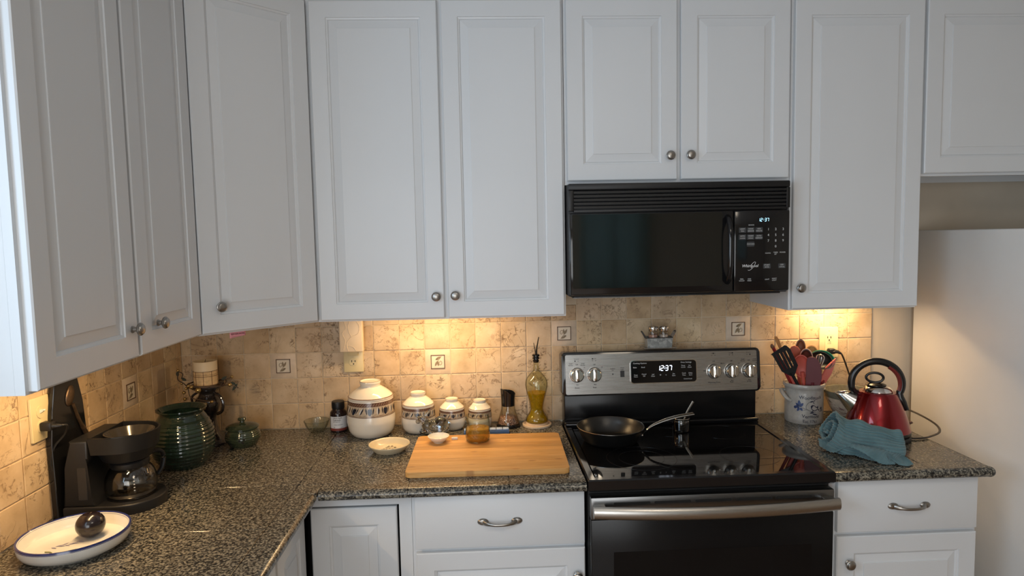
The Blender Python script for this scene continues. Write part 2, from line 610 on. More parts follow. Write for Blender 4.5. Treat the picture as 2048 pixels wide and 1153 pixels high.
# ================================================================== SETTING
def build_room():
    X1, Y1, H = 4.2, -4.6, 2.75
    bm = BM(); box(bm, -0.2, X1+0.2, Y1-0.2, 0.2, -0.1, 0.0)
    struct('floor', bm, M_FLOOR)
    bm = BM(); box(bm, -0.2, X1+0.2, Y1-0.2, 0.2, H, H+0.1)
    struct('ceiling', bm, M_CEIL)
    bm = BM(); box(bm, -0.2, X1+0.2, 0.008, 0.15, 0, H)
    wb = struct('wall_back', bm, M_WALL)
    # left wall with an opening for the sink window
    wy0, wy1, wz0, wz1 = -2.95, -1.75, 1.25, 2.25
    bm = BM()
    box(bm, -0.15, -0.008, wy1, 0.008, 0, H)
    box(bm, -0.15, -0.008, Y1, wy0, 0, H)
    box(bm, -0.15, -0.008, wy0, wy1, 0, wz0)
    box(bm, -0.15, -0.008, wy0, wy1, wz1, H)
    wl = struct('wall_left', bm, M_WALL)
    bm = BM(); box(bm, X1, X1+0.15, Y1, 0.008, 0, H)
    struct('wall_right', bm, M_WALL)
    fx0, fx1, fz0, fz1 = 2.15, 2.80, 1.10, 2.25
    bm = BM()
    box(bm, -0.15, fx0, Y1-0.15, Y1, 0, H)
    box(bm, fx1, X1+0.15, Y1-0.15, Y1, 0, H)
    box(bm, fx0, fx1, Y1-0.15, Y1, 0, fz0)
    box(bm, fx0, fx1, Y1-0.15, Y1, fz1, H)
    struct('wall_front', bm, M_WALL)
    gm = glassmat('window_glass', (0.95, 0.97, 0.97), (0.7, 0.75, 0.75), 0.06)
    # sink window: frame and two panes
    fr = BM()
    for a, b, c, d in ((wy0, wy1, wz0, wz0+0.05), (wy0, wy1, wz1-0.05, wz1), (wy0, wy0+0.05, wz0, wz1), (wy1-0.05, wy1, wz0, wz1), (-2.37, -2.33, wz0, wz1)):
        box(fr, -0.10, -0.05, a, b, c, d)
    w1 = struct('window_1', fr, M_PAINT)
    for a, b in ((wy0+0.05, -2.37), (-2.33, wy1-0.05)):
        g = BM(); box(g, -0.078, -0.073, a, b, wz0+0.05, wz1-0.05)
        part('pane', g, gm, w1)
    fr = BM()
    for a, b, c, d in ((fx0, fx1, fz0, fz0+0.05), (fx0, fx1, fz1-0.05, fz1), (fx0, fx0+0.05, fz0, fz1), (fx1-0.05, fx1, fz0, fz1), (2.45, 2.48, fz0, fz1)):
        box(fr, a, b, Y1-0.10, Y1-0.05, c, d)
    w2 = struct('window_2', fr, M_PAINT)
    for a, b in ((fx0+0.05, 2.45), (2.48, fx1-0.05)):
        g = BM(); box(g, a, b, Y1-0.078, Y1-0.073, fz0+0.05, fz1-0.05)
        part('pane', g, gm, w2)
    bm = BM()
    n = 90
    for x0, x1 in ((fx0-0.02, fx0+0.335), (fx0+0.32, fx1+0.02)):
        A = [bm.verts.new((x0+(x1-x0)*i/n, Y1+0.05+0.034*math.sin(i*0.85)+0.016*math.sin(i*2.1), fz0-0.05)) for i in range(n+1)]
        Bv = [bm.verts.new((x0+(x1-x0)*i/n, Y1+0.05+0.030*math.sin(i*0.85+0.2), fz1+0.06)) for i in range(n+1)]
        for i in range(n): bm.faces.new((A[i], A[i+1], Bv[i+1], Bv[i]))
    cm, cn, cb = new_mat('sheer_curtain')
    cb.inputs['Base Color'].default_value = (0.62, 0.70, 0.66, 1); cb.inputs['Roughness'].default_value = 0.9
    tl = nd(cn, 'ShaderNodeBsdfTranslucent'); tl.inputs['Color'].default_value = (0.62, 0.72, 0.68, 1)
    mx = nd(cn, 'ShaderNodeMixShader'); mx.inputs[0].default_value = 0.7
    cn.links.new(cb.outputs[0], mx.inputs[1]); cn.links.new(tl.outputs[0], mx.inputs[2])
    cn.links.new(mx.outputs[0], cn.nodes['Material Output'].inputs['Surface'])
    part('curtain', bm, cm, w2)
    return wb, wl
WALL_BACK, WALL_LEFT = build_room()

PITCH = 0.1016
def tile_mesh(w, h, t=0.005, ch=0.0022):
    """tile body: back at y=+t, chamfered front at y=0; x 0..w, z 0..h"""
    bm = BM()
    g = 0.0012
    r0 = [(g, t, g), (w-g, t, g), (w-g, t, h-g), (g, t, h-g)]
    r1 = [(g, ch*0.6, g), (w-g, ch*0.6, g), (w-g, ch*0.6, h-g), (g, ch*0.6, h-g)]
    c2 = g+ch
    r2 = [(c2, 0, c2), (w-c2, 0, c2), (w-c2, 0, h-c2), (c2, 0, h-c2)]
    R = [[bm.verts.new(p) for p in r] for r in (r0, r1, r2)]
    for A, B in zip(R, R[1:]):
        for i in range(4):
            j = (i+1) % 4
            bm.faces.new((A[i], A[j], B[j], B[i]))
    bm.faces.new(R[2])
    return bm
def deco_parts(root, loc, rot, flip, w):
    M_FRAME = pmat('deco_frame', (0.13, 0.075, 0.045), 0.5)
    M_INSET = pmat('deco_inset', (0.68, 0.61, 0.50), 0.45)
    M_LEAF = pmat('deco_leaf', (0.24, 0.19, 0.12), 0.5)
    t = part('decorative_tile', tile_mesh(w, PITCH), pmat('deco_tile', (0.62, 0.50, 0.38), 0.45, var=0.1, vscale=30), root, loc, rot)
    c = w/2
    cz = PITCH/2
    a = 0.028*(w/PITCH)
    b = 0.028
    fr = BM()
    for x0, x1, z0, z1 in ((c-a, c+a, cz+b-0.003, cz+b), (c-a, c+a, cz-b, cz-b+0.003), (c-a, c-a+0.003, cz-b, cz+b), (c+a-0.003, c+a, cz-b, cz+b)):
        box(fr, x0, x1, -0.0022, 0.0005, z0, z1)
    part('tile_frame', fr, M_FRAME, t)
    ins = BM(); box(ins, c-a+0.003, c+a-0.003, -0.0006, 0.0005, cz-b+0.003, cz+b-0.003)
    part('tile_inset', ins, M_INSET, t)
    lf = BM()
    s = -1 if flip else 1
    def leaf(x, z, L, wd, an):
        pts = leaf_pts(x, z, L, wd, an)
        pts = [(c+s*p[0]*w/PITCH, cz+s*p[1]) for p in pts]
        prism(lf, pts, -0.0018, -0.0004, 'y')
    leaf(0.000, -0.004, 0.022, 0.0046, math.radians(96))
    leaf(0.001, -0.004, 0.024, 0.0046, math.radians(62))
    leaf(-0.012, -0.021, 0.024, 0.0048, math.radians(28))
    leaf(-0.002, -0.012, 0.012, 0.004, math.radians(10))
    sp = [(c+s*(-0.010+0.0035*(1-k/22)*3*math.cos(k*0.42+0.3)*0.75), cz+s*(0.003+0.0105*(1-k/26)*math.sin(k*0.42+0.3))) for k in range(16)]
    for q in ribbon_pts(sp, 0.0019):
        prism(lf, q, -0.0015, -0.0004, 'y')
    stem = [(c+s*p, cz+s*q) for p, q in ((-0.014, -0.022), (-0.008, -0.014), (-0.001, -0.006), (0.0, 0.002))]
    for q in ribbon_pts(stem, 0.0019):
        prism(lf, q, -0.0015, -0.0004, 'y')
    part('leaf_relief', lf, M_LEAF, t, sharp=20)
def build_backsplash():
    q = 0.0365
    zt = 1.385
    g = BM(); box(g, -0.004, q+27*PITCH, 0.0035, 0.0085, TOP-0.03, 1.46)
    part('grout', g, M_GROUT, WALL_BACK)
    full = mesh_of('tile', tile_mesh(PITCH, PITCH), M_TILE, 5)
    cut = mesh_of('tile', tile_mesh(q, PITCH), M_TILE, 5)
    short = mesh_of('tile', tile_mesh(PITCH, zt-TOP-4*PITCH), M_TILE, 5)
    tall2 = mesh_of('tile', tile_mesh(PITCH, 1.452-TOP-5*PITCH), M_TILE, 5)
    cutshort = mesh_of('tile', tile_mesh(q, zt-TOP-4*PITCH), M_TILE, 5)
    deco = {(3, 2): False, (9, 2): True, (14, 3): False, (21, 3): True}
    for c in range(-1, 27):
        x = 0.0 if c < 0 else q+c*PITCH
        under = 15 <= c <= 21
        for r in range(0, 6):
            z = TOP+r*PITCH
            if under and r < 1:
                continue
            if r == 5 and not under:
                continue
            if c == 14 and r == 4 or c == 22 and r == 4:
                pass
            loc = (x, random.uniform(-0.0003, 0.0003), z)
            rot = (random.uniform(-0.004, 0.004), 0, random.uniform(-0.004, 0.004))
            if (c, r) in deco:
                deco_parts(WALL_BACK, loc, rot, deco[(c, r)], PITCH)
                continue
            me = full
            if c < 0:
                me = cut if r < 4 else cutshort
            elif r == 4 and not under:
                me = short
            elif r == 5:
                me = tall2
            link('tile', me, WALL_BACK, loc, rot)
    # left wall; tiles face +x.  Built facing -y then turned by +90 degrees about z
    pw = 0.095
    g = BM(); box(g, -0.0085, -0.0035, -1.70, 0.004, TOP-0.03, 1.385)
    part('grout', g, M_GROUT, WALL_LEFT)
    lf = mesh_of('tile', tile_mesh(pw, PITCH), M_TILE, 5)
    lc = mesh_of('tile', tile_mesh(0.044, PITCH), M_TILE, 5)
    ls = mesh_of('tile', tile_mesh(pw, zt-TOP-4*PITCH), M_TILE, 5)
    lcs = mesh_of('tile', tile_mesh(0.044, zt-TOP-4*PITCH), M_TILE, 5)
    for k in range(-1, 17):
        for r in range(5):
            z = TOP+r*PITCH
            y0 = -0.044 if k < 0 else -0.044-(k+1)*pw
            loc = (random.uniform(-0.0003, 0.0003), y0, z)
            rot = (0, random.uniform(-0.004, 0.004), PI/2+random.uniform(-0.004, 0.004))
            if k == 3 and r == 2:
                deco_parts(WALL_LEFT, loc, rot, False, pw)
                continue
            me = (lc if r < 4 else lcs) if k < 0 else (lf if r < 4 else ls)
            link('tile', me, WALL_LEFT, loc, rot)
build_backsplash()

# ================================================================== CABINETS
def door_loops(w, h, loops, back):
    """loops: (inset, depth) rings from the outside in; front faces -y; depth is measured from the front face"""
    bm = BM()
    R = []
    def ring(i, y):
        return [bm.verts.new(p) for p in ((i, y, i), (w-i, y, i), (w-i, y, h-i), (i, y, h-i))]
    for i, d in loops:
        R.append(ring(i, d))
    for A, B in zip(R, R[1:]):
        for i in range(4):
            j = (i+1) % 4
            bm.faces.new((A[i], A[j], B[j], B[i]))
    return bm, R
def raised_door(parent, w, h, loc, rotz, t=0.019, rail=0.055, name='door', knob=None, knob_mesh=None):
    """cabinet door with its back on the plane y=0 of its own frame, front towards -y"""
    bm, R = door_loops(w, h, [(0, t), (0, 0.003), (0.003, 0.0), (rail, 0.0), (rail+0.0008, 0.0035), (rail+0.006, 0.0050), (rail+0.0085, 0.0088), (rail+0.010, t)], t)
    A, B = R[-1], R[0]
    for i in range(4):
        j = (i+1) % 4
        bm.faces.new((A[i], A[j], B[j], B[i]))
    bm.transform(Matrix.Translation((0, -t, 0)))
    d = part(name, bm, M_PAINT, parent, loc, (0, 0, rotz), sharp=12)
    b = rail+0.0085
    bm, R = door_loops(w, h, [(b, t-0.003), (b, 0.0082), (b+0.003, 0.0076), (b+0.026, 0.0036), (b+0.0262, 0.0012), (b+0.0275, 0.0008)], t)
    bm.faces.new(R[-1])
    bm.faces.new(list(reversed(R[0])))
    bm.transform(Matrix.Translation((0, -t, 0)))
    part('raised_panel', bm, M_PAINT, d, sharp=6)
    if knob:
        k = link('knob', KNOB, d, (knob[0], -t, knob[1]), (PI/2, 0, 0))
    return d
def make_knob():
    bm = BM()
    lathe(bm, [(0, 0), (0.0085, 0), (0.0085, 0.002), (0.006, 0.004), (0.0055, 0.011), (0.009, 0.014), (0.0145, 0.016), (0.0158, 0.0185), (0.0155, 0.021), (0.0135, 0.0225), (0.0132, 0.0235), (0.0115, 0.0250), (0.0112, 0.0256), (0.007, 0.0272), (0, 0.0278)], 28)
    return mesh_of('knob', bm, M_NICKEL)
KNOB = make_knob()
def make_pull():
    bm = BM()
    L = 0.049
    pts, rad = [], []
    for i in range(33):
        t = -1+2*i/32
        x = L*t
        a = abs(t)
        y = -0.020*(1-a**3.2)-0.004
        z = -0.002*(1-a**2)
        pts.append((x, y, z))
        rad.append(0.0046+0.0042*max(0, a-0.62)/0.38)
    tube(bm, pts, rad, 12, up=(0, 1, 0), flat=0.6)
    for s in (-1, 1):
        b2 = BM()
        lathe(b2, [(0, 0), (0.0135, 0), (0.0135, 0.0015), (0.010, 0.0055), (0, 0.0075)], 24, sx=1.25, sy=0.8)
        b2.transform(Matrix.Translation((s*0.052, 0, 0.001)) @ Matrix.Rotation(PI/2, 4, 'X'))
        merge(bm, b2)
    return mesh_of('drawer_pull', bm, M_NICKEL)
PULL = make_pull()

UZ0, UZ1 = 1.381, 2.458
def carcass_bm(x0, x1, y0, y1, z0, z1, t=0.018, rec=0.028):
    """hollow-bottomed wall cabinet body: sides, recessed floor, top, back (y0 front, y1 back)"""
    bm = BM()
    box(bm, x0, x0+t, y0, y1, z0, z1)
    box(bm, x1-t, x1, y0, y1, z0, z1)
    box(bm, x0+t, x1-t, y0, y1, z0+rec, z0+rec+t)
    box(bm, x0+t, x1-t, y0, y1, z1-t, z1)
    box(bm, x0+t, x1-t, y1-0.008, y1, z0, z1-t)
    return bm
def frame_bm(x0, x1, y0, y1, z0, z1, s=0.036, mid=None):
    bm = BM()
    box(bm, x0, x0+s, y0, y1, z0, z1)
    box(bm, x1-s, x1, y0, y1, z0, z1)
    box(bm, x0+s, x1-s, y0, y1, z0, z0+s)
    box(bm, x0+s, x1-s, y0, y1, z1-s, z1)
    if mid is not None:
        box(bm, mid-0.025, mid+0.025, y0, y1, z0+s, z1-s)
    return bm
def wall_cabinet(label, x0, x1, z0, z1, doors, mid=None, dz0=None, group=None):
    root = thing('wall_cabinet', label, 'cabinet', (x0, 0, z0))
    FY = -0.330
    wpart('carcass', carcass_bm(x0+0.0005, x1-0.0005, FY+0.019, 0.0, z0, z1), M_PAINT, root, smooth=False)
    wpart('face_frame', frame_bm(x0+0.0005, x1-0.0005, FY, FY+0.0188, z0, z1, mid=mid), M_PAINT, root, smooth=False)
    for (a, b, dzz, kn) in doors:
        raised_door(root, b-a, UZ1-0.008-dzz, (a-x0, FY, dzz-z0), 0.0, knob=kn)
    return root
# doors on the back wall, from left to right
wall_cabinet('tall white double-door wall cabinet between corner cabinet and microwave', 0.620, 1.4775, UZ0, UZ1,
             [(0.634, 1.0555, 1.387, (1.029-0.634, 0.075)), (1.0685, 1.4705, 1.387, (1.094-1.0685, 0.077))], mid=1.062)
wall_cabinet('short white double-door wall cabinet directly above the black microwave', 1.4785, 2.2665, 1.8345, UZ1,
             [(1.4865, 1.866, 1.847, (1.838-1.4865, 0.080)), (1.879, 2.257, 1.847, (1.908-1.879, 0.081))], mid=1.8725)
wall_cabinet('tall narrow single-door white wall cabinet right of the microwave', 2.2675, 2.7335, UZ0, UZ1,
             [(2.275, 2.7285, 1.387, (2.299-2.275, 0.075))])
wall_cabinet('short white wall cabinet above the refrigerator at right edge', 2.7345, 3.66, 1.845, UZ1,
             [(2.740, 3.19, 1.854, (0.42, 0.07)), (3.20, 3.65, 1.854, (0.03, 0.07))], mid=3.195)
def corner_wall_cabinet():
    root = thing('corner_wall_cabinet', 'diagonal white corner wall cabinet with one raised-panel door and pink note below', 'cabinet', (0.0, 0.0, UZ0))
    a, b = Vector((0.332, -0.612)), Vector((0.6185, -0.3305))
    poly = [(0.0005, -0.0005), (0.6185, -0.0005), (0.6185, -0.3305), (0.332, -0.612), (0.0005, -0.612)]
    bm = BM()
    prism(bm, poly, UZ0+0.028, UZ0+0.046)
    prism(bm, poly, UZ1-0.018, UZ1)
    box(bm, 0.0005, 0.018, -0.612, -0.0005, UZ0, UZ1)
    box(bm, 0.018, 0.6185, -0.018, -0.0005, UZ0, UZ1)
    box(bm, 0.6005, 0.6185, -0.3305, -0.018, UZ0, UZ1)
    box(bm, 0.018, 0.332, -0.612, -0.594, UZ0, UZ1)
    wpart('carcass', bm, M_PAINT, root, smooth=False)
    L = (b-a).length
    ang = math.atan2(b.y-a.y, b.x-a.x)
    fb = frame_bm(0.004, L-0.004, 0.0, 0.018, UZ0, UZ1)
    fb.transform(Matrix.Translation((a.x, a.y, 0)) @ Matrix.Rotation(ang, 4, 'Z'))
    wpart('face_frame', fb, M_PAINT, root, smooth=False)
    u = Vector((math.cos(ang), math.sin(ang)))
    p = a+u*0.010
    raised_door(root, L-0.018, UZ1-0.008-1.387, (p.x, p.y, 1.387-UZ0), ang, knob=(0.052, 0.080))
    return root
corner_wall_cabinet()
def left_wall_cabinet():
    x1 = 0.330
    root = thing('wall_cabinet', 'tall white double-door wall cabinet on the left wall above the coffee maker', 'cabinet', (0, -1.345, UZ0))
    y0, y1 = -1.345, -0.613
    bm = BM()
    t = 0.018
    box(bm, 0.0005, x1-0.019, y0, y0+t, UZ0, UZ1)
    box(bm, 0.0005, x1-0.019, y1-t, y1, UZ0, UZ1)
    box(bm, 0.0005, x1-0.019, y0+t, y1-t, UZ0+0.028, UZ0+0.046)
    box(bm, 0.0005, x1-0.019, y0+t, y1-t, UZ1-t, UZ1)
    box(bm, 0.0005, 0.009, y0+t, y1-t, UZ0, UZ1-t)
    wpart('carcass', bm, M_PAINT, root, smooth=False)
    fb = frame_bm(y0, y1, -0.0188, 0.0, UZ0, UZ1, mid=-0.967)
    fb.transform(Matrix(((0, -1, 0, x1-0.0188), (1, 0, 0, 0), (0, 0, 1, 0), (0, 0, 0, 1))))
    wpart('face_frame', fb, M_PAINT, root, smooth=False)
    for a, b, kn in ((-1.335, -0.973, 0.362-0.025), (-0.961, -0.619, 0.086)):
        raised_door(root, b-a, UZ1-0.008-1.387, (x1, a-y0, 1.387-UZ0), PI/2, knob=(kn, 0.070))
left_wall_cabinet()

# ---------------- base cabinets
def slab_front(parent, w, h, loc, rotz=0.0, pull=None, t=0.019):
    bm = BM(); box(bm, 0, w, -t, 0, 0, h, 0.003, 2)
    d = part('drawer', bm, M_PAINT, parent, loc, (0, 0, rotz))
    if pull:
        link('drawer_pull', PULL, d, (pull[0], -t, pull[1]))
    return d
def base_cabinet(label, x0, x1, dx0, dx1, knob_left, pullx):
    root = thing('base_cabinet', label, 'cabinet', (x0, 0, 0))
    FY = -0.631
    bm = BM()
    box(bm, x0+0.0005, x0+0.019, FY+0.0195, -0.02, 0.0, 0.882)
    box(bm, x1-0.019, x1-0.0005, FY+0.0195, -0.02, 0.0, 0.882)
    box(bm, x0+0.019, x1-0.019, FY+0.0195, -0.02, 0.10, 0.118)
    box(bm, x0+0.019, x1-0.019, -0.03, -0.02, 0.118, 0.882)
    box(bm, x0+0.019, x1-0.019, FY+0.08, FY+0.095, 0.0, 0.10)
    wpart('carcass', bm, M_PAINT, root, smooth=False)
    fb = frame_bm(x0+0.0005, x1-0.0005, FY, FY+0.019, 0.10, 0.882, s=0.03)
    box(fb, x0+0.03, x1-0.03, FY, FY+0.019, 0.685, 0.725)
    wpart('face_frame', fb, M_PAINT, root, smooth=False)
    slab_front(root, dx1-dx0, 0.166, (dx0-x0, FY, 0.711), pull=(pullx-dx0, 0.080))
    w = dx1-dx0
    raised_door(root, w, 0.575, (dx0-x0, FY, 0.123), 0.0, knob=((0.036 if knob_left else w-0.026), 0.575-0.085))
    return root
base_cabinet('white base cabinet with drawer left of the range under the cutting board', 0.9555, 1.4885, 0.966, 1.4865, False, 1.225)
base_cabinet('white base cabinet with drawer right of the range under the kettle', 2.2585, 2.745, 2.284, 2.737, True, 2.514)
def corner_base():
    root = thing('corner_base_cabinet', 'white L-shaped corner base cabinet with two doors meeting in the corner', 'cabinet', (0, 0, 0))
    F = 0.631
    bm = BM()
    # face frame strips of both legs and the dark interior behind the gaps
    box(bm, 0.655, 0.955, -F, -F+0.02, 0.850, 0.882)
    box(bm, 0.9165, 0.955, -F, -F+0.02, 0.10, 0.850)
    box(bm, F-0.02, F, -0.955, -0.655, 0.850, 0.882)
    box(bm, F-0.02, F, -0.955, -0.9165, 0.10, 0.850)
    box(bm, F-0.02, 0.655, -0.655, -F+0.02, 0.850, 0.882)
    wpart('face_frame', bm, M_PAINT, root, smooth=False)
    bm = BM()
    box(bm, 0.02, 0.95, -0.55, -0.02, 0.10, 0.88)
    box(bm, 0.02, 0.55, -0.95, -0.56, 0.10, 0.88)
    box(bm, 0.06, 0.94, -0.53, -0.05, 0.0, 0.10)
    box(bm, 0.06, 0.53, -0.94, -0.54, 0.0, 0.10)
    wpart('carcass', bm, M_DARKHOLE, root, smooth=False)
    raised_door(root, 0.262, 0.728, (0.6475, -F+0.016, 0.116), 0.0)
    raised_door(root, 0.262, 0.728, (F-0.016, -0.9125, 0.116), PI/2)
corner_base()
def left_base():
    root = thing('base_cabinet', 'white base cabinet run under the left worktop in the foreground', 'cabinet', (0, -2.4, 0))
    bm = BM(); box(bm, 0.02, 0.61, -2.4, -0.9565, 0.10, 0.882)
    box(bm, 0.02, 0.55, -2.4, -0.9565, 0.0, 0.10)
    wpart('carcass', bm, M_PAINT, root, smooth=False)
    fb = BM(); box(fb, 0.611, 0.631, -2.4, -0.9565, 0.10, 0.882)
    wpart('face_frame', fb, M_PAINT, root, smooth=False)
    for i in range(3):
        a = -2.39+i*0.475
        slab_front(root, 0.46, 0.16, (0.6315, a+2.4, 0.711), PI/2, pull=(0.23, 0.08))
        raised_door(root, 0.46, 0.575, (0.6315, a+2.4, 0.123), PI/2, knob=(0.43, 0.49))
left_base()

# ================================================================== WORKTOPS
def slab_tile(x0, x1, y0, y1):
    bm = BM()
    g = 0.0009
    x0 += g; x1 -= g; y0 += g; y1 -= g
    c = 0.0012
    r = [[bm.verts.new(p) for p in q] for q in (
        [(x0, y0, TOP-0.010), (x1, y0, TOP-0.010), (x1, y1, TOP-0.010), (x0, y1, TOP-0.010)],
        [(x0, y0, TOP-c), (x1, y0, TOP-c), (x1, y1, TOP-c), (x0, y1, TOP-c)],
        [(x0+c, y0+c, TOP), (x1-c, y0+c, TOP), (x1-c, y1-c, TOP), (x0+c, y1-c, TOP)])]
    for A, B in zip(r, r[1:]):
        for i in range(4):
            j = (i+1) % 4
            bm.faces.new((A[i], A[j], B[j], B[i]))
    bm.faces.new(r[2])
    return bm
NOSE = [(0.0, TOP), (-0.052, TOP)] + [(-0.052-0.019*math.sin(PI*k/8), TOP-0.0155+0.0155*math.cos(PI*k/8)) for k in range(1, 9)] + [(0.0, TOP-0.031)]
def nose_y(x0, x1, yb):
    bm = BM(); prism(bm, [(yb+p[0], p[1]) for p in NOSE], x0+0.0008, x1-0.0008, 'x')
    return bm
def nose_x(y0, y1, xb):
    bm = BM(); prism(bm, [(xb-p[0], p[1]) for p in NOSE], y0+0.0008, y1-0.0008, 'y')
    return bm
def worktops():
    root = thing('worktop', 'L-shaped speckled granite tile worktop left of the range', 'worktop', (0, 0, TOP))
    D = 0.612
    sub = BM()
    box(sub, 0.001, 1.490, -D, -0.0005, TOP-0.031, TOP-0.0035)
    box(sub, 0.001, D, -2.40, -D, TOP-0.031, TOP-0.0035)
    wpart('substrate', sub, M_DGROUT, root, smooth=False)
    xs = [0.001, 0.300, 0.610, 0.945, 1.255, 1.490]
    ys = [-0.0005, -0.300, -0.612]
    for i in range(len(xs)-1):
        for j in range(len(ys)-1):
            wpart('granite_tile', slab_tile(xs[i], xs[i+1], ys[j+1], ys[j]), M_GRAN, root)
    yl = [-0.612, -0.915, -1.22, -1.525, -1.83, -2.135, -2.40]
    for j in range(len(yl)-1):
        for i in range(2):
            wpart('granite_tile', slab_tile(xs[i], xs[i+1], yl[j+1], yl[j]), M_GRAN, root)
    wpart('granite_tile', slab_tile(0.611, 0.684, -0.685, -0.612), M_GRAN, root)
    bx = [0.685, 0.950, 1.255, 1.490]
    for a, b in zip(bx, bx[1:]):
        wpart('edge_tile', nose_y(a, b, -D), M_GRAN, root)
    by = [-0.686, -0.915, -1.22, -1.525, -1.83, -2.135, -2.40]
    for a, b in zip(by, by[1:]):
        wpart('edge_tile', nose_x(b, a, D), M_GRAN, root)
    # right of the range
    root = thing('worktop', 'short speckled granite tile worktop right of the range', 'worktop', (2.257, 0, TOP))
    X0, X1 = 2.2568, 2.770
    sub = BM(); box(sub, X0, X1-0.02, -D, -0.0005, TOP-0.031, TOP-0.0035)
    wpart('substrate', sub, M_DGROUT, root, smooth=False)
    for a, b in ((X0, 2.566), (2.566, X1-0.012)):
        for j in range(len(ys)-1):
            wpart('granite_tile', slab_tile(a, b, ys[j+1], ys[j]), M_GRAN, root)
    wpart('edge_tile', nose_y(X0, 2.566, -D), M_GRAN, root)
    # end piece with a rounded outer corner
    bm = BM()
    pr = nose_y(2.566, X1-0.012, -D)
    merge(bm, pr)
    R = 0.012
    wpart('edge_tile', bm, M_GRAN, root)
    bm = BM()
    poly = [(X1-0.012, TOP), (X1-0.012, TOP-0.031)] + [(X1-0.012+0.012*math.sin(PI*k/6), TOP-0.0155-0.0155*math.cos(PI*k/6)) for k in range(1, 6)]
    prism(bm, poly, -D-0.050, -0.001, 'y')
    b2 = BM()
    pf = [(0.0, TOP), (0.052*0.2, TOP)]
    lathe(b2, [(0.0, TOP-0.031)] + [(0.004+0.0150*math.sin(PI*k/8), TOP-0.0155-0.0155*math.cos(PI*k/8)) for k in range(0, 9)] + [(0.0, TOP)], 24, c=(X1-0.0125, -D-0.052, 0))
    merge(bm, b2)
    wpart('edge_tile', bm, M_GRAN, root)
worktops()

# ================================================================== UNDER-CABINET LIGHTS
def under_light(label, loc, rotz, length, power, color, baffle=True):
    """slim lamp bar; local x along the bar, light falls down; baffle side is local -y"""
    root = thing('under_cabinet_light', label, 'light', loc, rotz)
    bm = BM()
    box(bm, -length/2, length/2, -0.032, 0.032, 0.0, 0.012, 0.003)
    if baffle:
        box(bm, -length/2, length/2, -0.032, -0.030, -0.0210, 0.004)
    part('housing', bm, pmat('lamp_housing', (0.75, 0.75, 0.74), 0.4), root)
    bm = BM(); box(bm, -length/2+0.01, length/2-0.01, -0.005, 0.005, -0.006, 0.0005, 0.001)
    part('lens', bm, pmat('lamp_lens', (0.9, 0.8, 0.6), 0.4, emit=color, estr=2.0), root)
    l = bpy.data.lights.new('under_cabinet_glow', 'AREA')
    l.shape = 'RECTANGLE'
    l.size, l.size_y = length-0.02, 0.012
    l.energy = power
    l.color = color
    lo = bpy.data.objects.new('under_cabinet_glow', l)
    COL.objects.link(lo)
    lo.parent = root
    lo.location = (0, 0, -0.0075)
    return root
WARM = (1.0, 0.66, 0.32)
under_light('slim lamp bar under the tall double-door wall cabinet', (1.02, -0.16, UZ0+0.0155), 0, 0.46, 3.1, WARM, False)
under_light('slim lamp bar under the narrow cabinet right of the microwave', (2.575, -0.085, 1.3790), 0, 0.24, 2.05, WARM)
under_light('slim lamp bar under the left wall cabinet', (0.225, -0.97, UZ0+0.0155), PI/2, 0.40, 3.6, WARM, False)

# ================================================================== REFRIGERATOR
def fridge():
    root = thing('refrigerator', 'large off-white refrigerator seen from its side at the right edge', 'refrigerator', (2.93, -0.03, 0))
    bm = BM(); box(bm, 2.93, 3.70, -0.76, -0.03, 0.03, 1.655, 0.006)
    wpart('body', bm, M_FRIDGE, root)
    bm = BM(); box(bm, 2.932, 3.698, -0.835, -0.765, 1.12, 1.66, 0.012)
    d = wpart('freezer_door', bm, M_FRIDGE, root)
    bm = BM(); tube(bm, smooth_pts([(0.06, -0.805, 1.14), (0.06, -0.855, 1.16), (0.06, -0.855, 1.45), (0.06, -0.805, 1.47)], 5), 0.012, 10)
    part('handle', bm, M_FRIDGE, d)
    bm = BM(); box(bm, 2.932, 3.698, -0.835, -0.765, 0.06, 1.11, 0.012)
    d = wpart('door', bm, M_FRIDGE, root)
    bm = BM(); tube(bm, smooth_pts([(0.06, -0.805, 0.60), (0.06, -0.855, 0.62), (0.06, -0.855, 1.06), (0.06, -0.805, 1.08)], 5), 0.012, 10)
    part('handle', bm, M_FRIDGE, d)
    bm = BM(); box(bm, 2.95, 3.68, -0.75, -0.06, 0.0, 0.03)
    wpart('base_grille', bm, M_BLKPLAST, root)
fridge()

